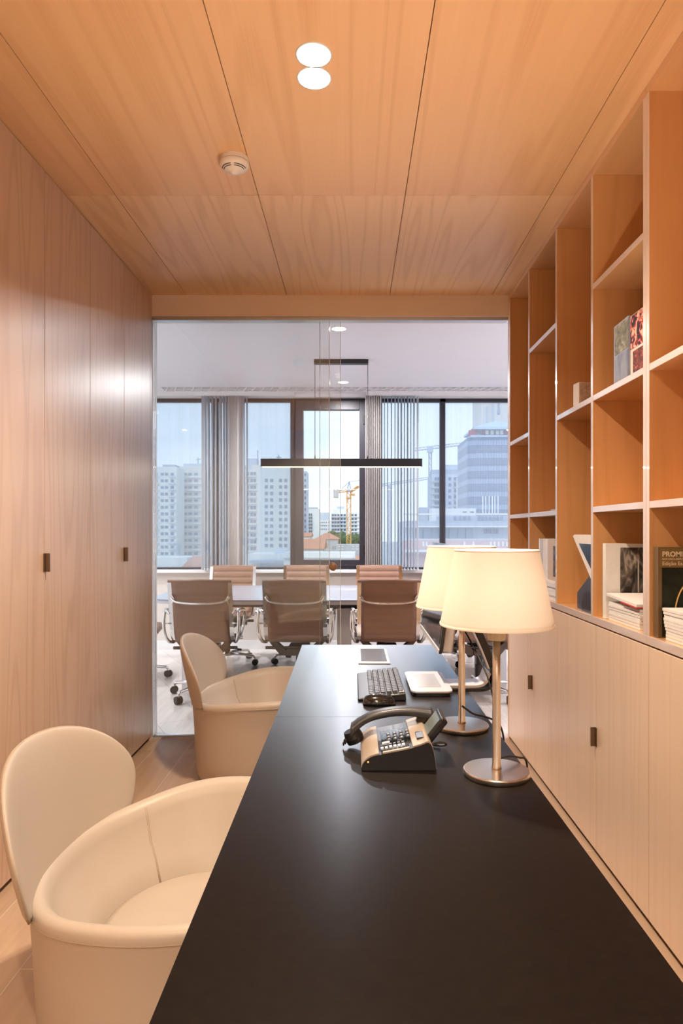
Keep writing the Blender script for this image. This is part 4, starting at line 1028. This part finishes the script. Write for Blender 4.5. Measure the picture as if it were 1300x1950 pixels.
# centre
d = 480
t, *_ = building('white block with teal balconies left of centre in the opening window', d, 581, 607, 969, c_white)
rows = [980+6.4*i for i in range(6)]
windows(t, d, (584.5, 588.5, 592.5), rows, 3.2, 4.4, m_wind); slabs(t, d, 581.5, 595, [r+2.9 for r in rows], 1.2, c_pale, 1.4)
boxo('roof_room', cX(584, d), cX(604, d), d+2, d+9, cZ(969, d), cZ(966, d), c_grey, t)
t, *_ = building('distant pale blue block in the middle of the opening window', 700, 607, 626, 976, c_pale)
t, *_ = building('low white buildings in front of the pale blue block', 520, 605, 632, 991, c_white)
windows(t, 520, (609, 613, 617, 621, 626), (995, 1001, 1008), 2.4, 2.6, m_win)
d = 450
t, *_ = building('apartment block with blue balconies behind the yellow crane', d, 630, 686, 977, c_white)
rows = [981+7*i for i in range(8)]
windows(t, d, (633.5, 638.5, 644, 650, 656, 671, 677), rows, 4.2, 3.8, m_wind); slabs(t, d, 630, 660, [r+3.3 for r in rows], 1.5, c_pale, 1.4); slabs(t, d, 668, 684, [r+3.3 for r in rows], 1.5, c_white, 1.2)
boxo('penthouse', cX(634, d), cX(662, d), d+2, d+11, cZ(977, d), cZ(969, d), c_white, t); boxo('roof_room', cX(641, d), cX(655, d), d+4, d+9, cZ(969, d), cZ(964, d), c_pale, t)
def hill(px0, px1, pyb, pyt, d, seed, label, n=7):
    random.seed(seed)
    t = thing('tree_clump', label, 'trees', (cX((px0+px1)/2, d), d, cZ(pyb, d)), 'trees beside the crane')
    bm = MB()
    for k in range(n*6):
        x = cX(random.uniform(px0, px1), d); z = cZ(random.uniform(pyt, pyb), d); r = random.uniform(1.0, 2.2)
        m_ = Matrix.Translation((x, d+random.uniform(-2, 3), z)) @ Matrix.Diagonal((r, r, r*.9, 1))
        bmesh.ops.create_icosphere(bm.bm, subdivisions=2, radius=1, matrix=m_)
    for v in bm.bm.verts: v.co += Vector((random.uniform(-.35, .35), random.uniform(-.35, .35), random.uniform(-.35, .35)))
    obj('foliage', bm, mat('tree_leaves', (.07, .13, .045), .9, var=.5, vscale=1), t)
    obj('trunk', MB().tube([(cX((px0+px1)/2, d), d, GZ), (cX((px0+px1)/2, d), d, cZ(pyt, d))], .5, 8), mat('bark', (.12, .08, .05), .9), t)
hill(630, 656, 1034, 1019, 260, 1, 'dark green trees left of the yellow crane mast'); hill(665, 686, 1036, 1023, 275, 2, 'dark green trees right of the yellow crane mast')
def house(label, d, pxa, pxb, pye, pyr, wall, depth, base=GZ, ridge='x'):
    x0, x1 = cX(pxa, d), cX(pxb, d); ze, zr = cZ(pye, d), cZ(pyr, d)
    t = thing('house', label, 'house', ((x0+x1)/2, d+depth/2, base), 'tiled houses below the window')
    boxo('walls', x0, x1, d, d+depth, base, ze, wall, t)
    m = MB(); xm, ym = (x0+x1)/2, d+depth/2; o = .4
    if ridge == 'hip': m.prism([(x0-o, d-o), (x1+o, d-o), (x1+o, d+depth+o), (x0-o, d+depth+o)], ze, ze+.15, 'z'); \
        m.grid([[(x0-o, d-o, ze+.15), (x1+o, d-o, ze+.15), (x1+o, d+depth+o, ze+.15), (x0-o, d+depth+o, ze+.15)], [(xm-.6, ym, zr), (xm+.6, ym, zr), (xm+.6, ym+.1, zr), (xm-.6, ym+.1, zr)]], closed_v=True)
    elif ridge == 'x': m.prism([(d-o, ze), (d-o, ze+.15), (ym, zr), (d+depth+o, ze+.15), (d+depth+o, ze)], x0-o, x1+o, 'x')
    else: m.prism([(x0-o, ze), (x0-o, ze+.15), (xm, zr), (x1+o, ze+.15), (x1+o, ze)], d-o, d+depth+o, 'y')
    obj('roof', m, c_tile, t); return t, x0, x1, ze
t, *_ = house('grey house with a hipped orange roof in the middle of the opening window', 190, 601, 642, 1027, 1015, c_conc, 14, ridge='hip')
windows(t, 190, (634, 638), (1043,), 1.5, 6, m_win)
house('house with a low orange roof at the left of the opening window', 215, 560, 590, 1022, 1014, c_cream, 12)
house('white-rimmed house with two orange roof slopes, lower left of the opening window', 140, 556, 614, 1046, 1027, c_white, 16)
house('low house with an orange roof at the lowest right of the opening window', 120, 668, 700, 1067, 1060, c_conc, 9)
t, *_ = building('long low white wall and terrace along the bottom of the opening window', 100, 540, 676, 1052, c_white, 5, name='low_building')
boxo('parapet', cX(540, 100), cX(676, 100), 99.6, 99.98, cZ(1064, 100), cZ(1062, 100), c_conc, t)
t, *_ = building('low white works hut beside the crane foot', 160, 641, 686, 1037, c_conc, 8, name='low_building')
windows(t, 160, (646, 652, 672, 680), (1041, 1046), 3, 2, c_white)
# lattice cranes
def crane(label, d, pxm, pw, py0, py1, jib, mt, r=.09, extra=None, step=None):
    x0, x1 = cX(pxm-pw/2, d), cX(pxm+pw/2, d); w = x1-x0; zb_, zt_ = (cZ(py1, d) if py1 > 1040 else GZ), cZ(py0, d)
    t = thing('tower_crane', label, 'crane', ((x0+x1)/2, d, zb_), 'tower cranes')
    m = MB()
    for (x, y) in ((x0, d), (x1, d), (x0, d+w), (x1, d+w)): m.tube([(x, y, zb_), (x, y, zt_)], r*1.3, 5)
    n = int((zt_-zb_)/(w*1.15))
    for k in range(n):
        a, b = zb_+(zt_-zb_)*k/n, zb_+(zt_-zb_)*(k+1)/n
        p, q = (x0, x1) if k % 2 else (x1, x0)
        m.tube([(p, d, a), (q, d, b)], r*.7, 4).tube([(p, d+w, a), (q, d+w, b)], r*.7, 4).tube([(x0, d, b), (x1, d, b)], r*.6, 4)
    obj('mast', m, mt, t)
    (ja, ya), (jb, yb), h = jib
    P, Q = Vector((cX(ja, d), d+w/2, cZ(ya, d))), Vector((cX(jb, d), d+w/2, cZ(yb, d))); hh = h*d/F
    m = MB(); m.tube([P, Q], r*1.1, 5).tube([P+Vector((0, w*.7, 0)), Q+Vector((0, w*.7, 0))], r*1.1, 5).tube([P+Vector((0, w*.35, hh)), Q+Vector((0, w*.35, hh))], r, 5)
    nn = max(3, int((Q-P).length/(hh*1.3)))
    for k in range(nn):
        a = P.lerp(Q, k/nn); b = P.lerp(Q, (k+.5)/nn)+Vector((0, w*.35, hh)); c = P.lerp(Q, (k+1)/nn)
        m.tube([a, b], r*.6, 4).tube([b, c], r*.6, 4)
    obj('jib', m, mt, t); return t, x0, x1, w
d = 170
t, x0, x1, w = crane('yellow tower crane with grey counterweight in front of the apartment block', d, 664, 7.4, 937, 1050, ((636, 938.5), (664, 935.5), 4), c_orange, .10)
obj('counterweight', MB().box(cX(634.5, d), cX(644, d), d-.6, d+1.4, cZ(948, d), cZ(931, d)), c_conc, t, bev=.1)
obj('front_jib', MB().tube([(x1, d+.5, cZ(936, d)), (cX(681, d), d-6, cZ(930, d))], .35, 6).tube([(x1, d+.5, cZ(941, d)), (cX(674, d), d-4, cZ(944, d))], .3, 6), c_orange, t)
obj('apex', MB().tube([(cX(660, d), d+.4, cZ(935, d)), (cX(665, d), d+.5, cZ(917, d))], .12, 5).tube([(cX(668, d), d+.4, cZ(935, d)), (cX(665, d), d+.5, cZ(917, d))], .12, 5).tube([(cX(665, d), d+.5, cZ(917, d)), (cX(645, d), d+.5, cZ(936, d))], .08, 5).tube([(cX(665, d), d+.5, cZ(917, d)), (cX(684, d), d-6, cZ(918, d))], .08, 5), c_grey, t)
obj('cab', MB().box(cX(661, d), cX(668, d), d-.8, d+.2, cZ(936, d), cZ(931, d)), c_grey, t)
obj('turntable', MB().box(cX(659, d), cX(669, d), d-.5, d+1.4, cZ(950, d), cZ(947, d)), c_orange, t)
obj('hoist_rope', MB().tube([(cX(673, d), d-4, cZ(944, d)), (cX(673, d), d-4, cZ(985, d))], .05, 5), c_grey, t)
obj('mast_foot', MB().box(cX(660, d), cX(669, d), d-.3, d+1.5, GZ, cZ(1050, d)), c_conc, t)
d = 210
t, x0, x1, w = crane('pale tower crane left of the right window mullion with a long horizontal jib', d, 819, 5, 858, 992, ((790, 858), (893, 846), 5), c_grey, .10)
obj('cab', MB().box(cX(813, d), cX(824, d), d-.8, d+.2, cZ(862, d), cZ(850, d)), c_pale, t)
t, *_r = crane('thin pale crane jib rising behind the right blind slats', 260, 742, 4, 925, 1000, ((722, 926), (818, 912), 4), c_grey, .12)
# right side
d = 230
t, *_ = building('unfinished concrete apartment block with open floors behind the right mullion', d, 822, 884, 903, c_pale)
rows = [912+11.5*i for i in range(6)]
windows(t, d, (829, 834), rows, 4, 6, m_win); windows(t, d, (856,), rows, 5, 6, m_win); windows(t, d, (867, 874), rows, 6, 6, m_win)
slabs(t, d, 822, 837, [r+5.5 for r in rows], 2.2, c_conc, 1.2, 'floor_slab'); slabs(t, d, 863, 878, [r+5.5 for r in rows], 2.2, c_conc, 1.2, 'floor_slab')
boxo('top_floor', cX(824, d), cX(882, d), d+1, d+10, cZ(903, d), cZ(894, d), c_grey, t); boxo('roof_room', cX(848, d), cX(878, d), d+2, d+9, cZ(894, d), cZ(884, d), c_pale, t)
t, *_ = building('narrow cream slab building beside the glass tower, with a purple sign at its top', 185, 879, 894, 905, c_cream, 10)
m_pur = mat('purple_sign', (.22, .10, .22), .6)
for q in range(3): obj('sign_letter', MB().box(cX(881.5+q*3.6, 185), cX(884+q*3.6, 185), 184.7, 184.95, cZ(912-q*3, 185), cZ(905-q*3, 185)), m_pur, t)
# glass tower
d = 150
m_cw, tt, bb = newmat('curtain_wall'); N = tt.nodes.new; L = tt.links.new
c = N('ShaderNodeTexCoord'); sx_ = N('ShaderNodeSeparateXYZ'); L(c.outputs['Object'], sx_.inputs[0])
cbn = N('ShaderNodeCombineXYZ'); ad = N('ShaderNodeMath'); ad.operation = 'SUBTRACT'; L(sx_.outputs[0], ad.inputs[0]); L(sx_.outputs[1], ad.inputs[1]); L(ad.outputs[0], cbn.inputs[0]); L(sx_.outputs[2], cbn.inputs[1])
br = N('ShaderNodeTexBrick'); br.offset = 0; L(cbn.outputs[0], br.inputs['Vector']); br.inputs['Scale'].default_value = 1; br.inputs['Brick Width'].default_value = .62; br.inputs['Row Height'].default_value = 1.45; br.inputs['Mortar Size'].default_value = .05
br.inputs['Color1'].default_value = (.13, .18, .28, 1); br.inputs['Color2'].default_value = (.15, .21, .33, 1); br.inputs['Mortar'].default_value = (.06, .09, .16, 1)
wv = N('ShaderNodeMath'); wv.operation = 'MODULO'; wv.inputs[1].default_value = 2.9
ab = N('ShaderNodeMath'); ab.operation = 'ADD'; ab.inputs[1].default_value = 290; L(sx_.outputs[2], ab.inputs[0]); L(ab.outputs[0], wv.inputs[0])
gt = N('ShaderNodeMath'); gt.operation = 'LESS_THAN'; gt.inputs[1].default_value = 1.1; L(wv.outputs[0], gt.inputs[0])
xx = N('ShaderNodeMix'); xx.data_type = 'RGBA'; xx.blend_type = 'MIX'; L(gt.outputs[0], xx.inputs['Factor']); L(br.outputs['Color'], xx.inputs['A'])
mu = N('ShaderNodeMix'); mu.data_type = 'RGBA'; mu.blend_type = 'MULTIPLY'; mu.inputs['Factor'].default_value = 1; mu.inputs['B'].default_value = (2.1, 1.9, 1.7, 1); mu.clamp_result = False
L(br.outputs['Color'], mu.inputs['A']); L(mu.outputs['Result'], xx.inputs['B']); L(xx.outputs['Result'], bb.inputs['Base Color']); bb.inputs['Roughness'].default_value = .35
x0 = cX(892, d); zt_ = cZ(832, d)
t = thing('office_tower', 'dark blue curved glass office tower at the right of the right window', 'building', (x0+12, d+10, GZ))
poly = [(x0+3*(1-math.sin(a)), d+2.2*(1-math.cos(a))) for a in [PI/2*k/8 for k in range(8, -1, -1)]]
poly = [(x0, d+16)]+poly+[(x0+26, d-1), (x0+26, d+16)]
obj('curtain_wall', MB().prism(poly, GZ, zt_, 'z'), m_cw, t)
boxo('roof_parapet', x0+.5, x0+26, d+.5, d+15, zt_, zt_+.5, c_pale, t)
boxo('roof_storey', cX(914, d), x0+25, d+2, d+13, zt_+.5, cZ(814, d), c_grey, t)
m_redsign = mat('red_rooftop_sign', (.40, .06, .08), .6)
obj('red_sign', MB().box(cX(894, d), cX(910, d), d+1.0, d+1.6, cZ(829, d), cZ(818, d)).box(cX(900, d), cX(913, d), d+1.2, d+1.9, cZ(820, d), cZ(815, d)), m_redsign, t)
obj('red_sign', MB().box(cX(921, d), cX(924, d), d+1.3, d+1.9, cZ(829, d), cZ(816, d)), m_redsign, t)
obj('red_sign', MB().box(cX(963, d), cX(969, d), d+1.3, d+1.9, cZ(826, d), cZ(813, d)), m_redsign, t)
for px in (929, 939, 949, 957): obj('rooftop_unit', MB().box(cX(px-3, d), cX(px+3, d), d+1.2, d+1.9, cZ(826, d), cZ(818, d)), c_white, t)
zc = cZ(813, d)
cr = MB(); cr.grid([[(cX(902, d), d, zc), (cX(1010, d), d, zc), (cX(1010, d), d+14, zc), (cX(902, d), d+14, zc)], [(cX(954, d), d+6, cZ(793, d)), (cX(958, d), d+6, cZ(793, d)), (cX(958, d), d+7, cZ(793, d)), (cX(954, d), d+7, cZ(793, d))]], closed_v=True); cr.box(cX(902, d), cX(1010, d), d-.2, d+14, zc-.5, zc)
obj('canopy_roof', cr, c_pale, t)
t, *_ = building('pale beige tower rising behind the glass office tower', 190, 916, 1000, 740, c_cream, 14)
slabs(t, 190, 925, 927, (800,), 50, c_pale, .5, 'facade_fin'); slabs(t, 190, 936, 938, (795,), 60, c_pale, .5, 'facade_fin')
obj('rooftop_mast', MB().tube([(cX(949, 170), 170, cZ(790, 170)), (cX(949, 170), 170, cZ(762, 170))], .3, 6).box(cX(946.5, 170), cX(951.5, 170), 169.5, 170.5, cZ(788, 170), cZ(780, 170)), c_grey, t)
# low terrace building
d = 95
t, x0, x1, zt_ = building('long low modern building with white terraces below the glass tower', d, 770, 1090, 992, c_pale, 14)
slabs(t, d, 768, 1090, (979.5,), 2.6, c_white, 1.6, 'roof_slab'); slabs(t, d, 768, 1090, (1003,), 2.6, c_white, 1.8, 'terrace_slab'); slabs(t, d, 768, 1090, (1027,), 3.2, c_white, 1.8, 'terrace_slab')
windows(t, d, (797, 812, 829, 846, 861, 878, 893), (1015.5,), 13, 19, m_pale_glass := mat('terrace_glazing', (.28, .36, .45), .2), proud=.3)
windows(t, d, (922, 928, 934, 941, 946), (1011.5,), 3.5, 9, mat('violet_shutter', (.28, .24, .38), .5), proud=.3)
boxo('upper_storey', cX(850, d), cX(1090, d), d+3, d+12, cZ(992, d), cZ(981, d), c_grey, t)
windows(t, d+3-.2, (866, 876, 884, 893, 912, 918, 925, 933, 940, 947, 955), (987,), 4.4, 7.5, m_win)
t, *_ = building('pink-red lower building with paired windows under the white terraces', 85, 770, 1090, 1030, c_pink, 6)
windows(t, 85, (806, 812, 884, 901, 934, 941, 949, 957, 965), (1036,), 3.4, 9, c_white)
slabs(t, 85, 768, 1090, (1049,), 4, c_white, 1.0, 'cornice')
t, *_ = building('white low block left of the flagpoles', 120, 822, 906, 968, c_white, 6)
windows(t, 120, (882, 886, 896, 900), (975,), 3, 2.5, m_win)
t, *_ = building('small blue-grey roof block left of the right mullion', 125, 800, 815, 966, c_grey, 6)
for i, px in enumerate((919, 924.5, 931, 937, 942, 948)):
    f = tag(obj('flagpole', MB().tube([(cX(px, 100), 100, cZ(980, 100)), (cX(px, 100), 100, cZ(945, 100))], .07, 6), c_mullion),
            'slender white flagpole in the row before the glass office tower, %s' % ['leftmost', 'second from left', 'third from left', 'third from right', 'second from right', 'rightmost'][i], 'flagpole', 'flagpoles before the glass tower')
# low roofs in the left windows
t, *_ = building('low white flat roofs below the left tower', 130, 240, 356, 1062, c_white, 10, name='low_building')
t, *_ = house('low building with a faded red sloping roof behind the left blind', 90, 352, 408, 1082, 1062, c_conc, 12)
t, *_ = building('low white roof building with a blue-grey front, left of the dark window', 110, 470, 557, 1055, c_white, 10, name='low_building')
boxo('front_canopy', cX(480, 110), cX(557, 110), 107, 109.9, cZ(1071, 110), cZ(1066, 110), c_grey, t)
boxo('roof_room', cX(520, 110), cX(542, 110), 112, 116, cZ(1055, 110), cZ(1048, 110), c_pale, t)
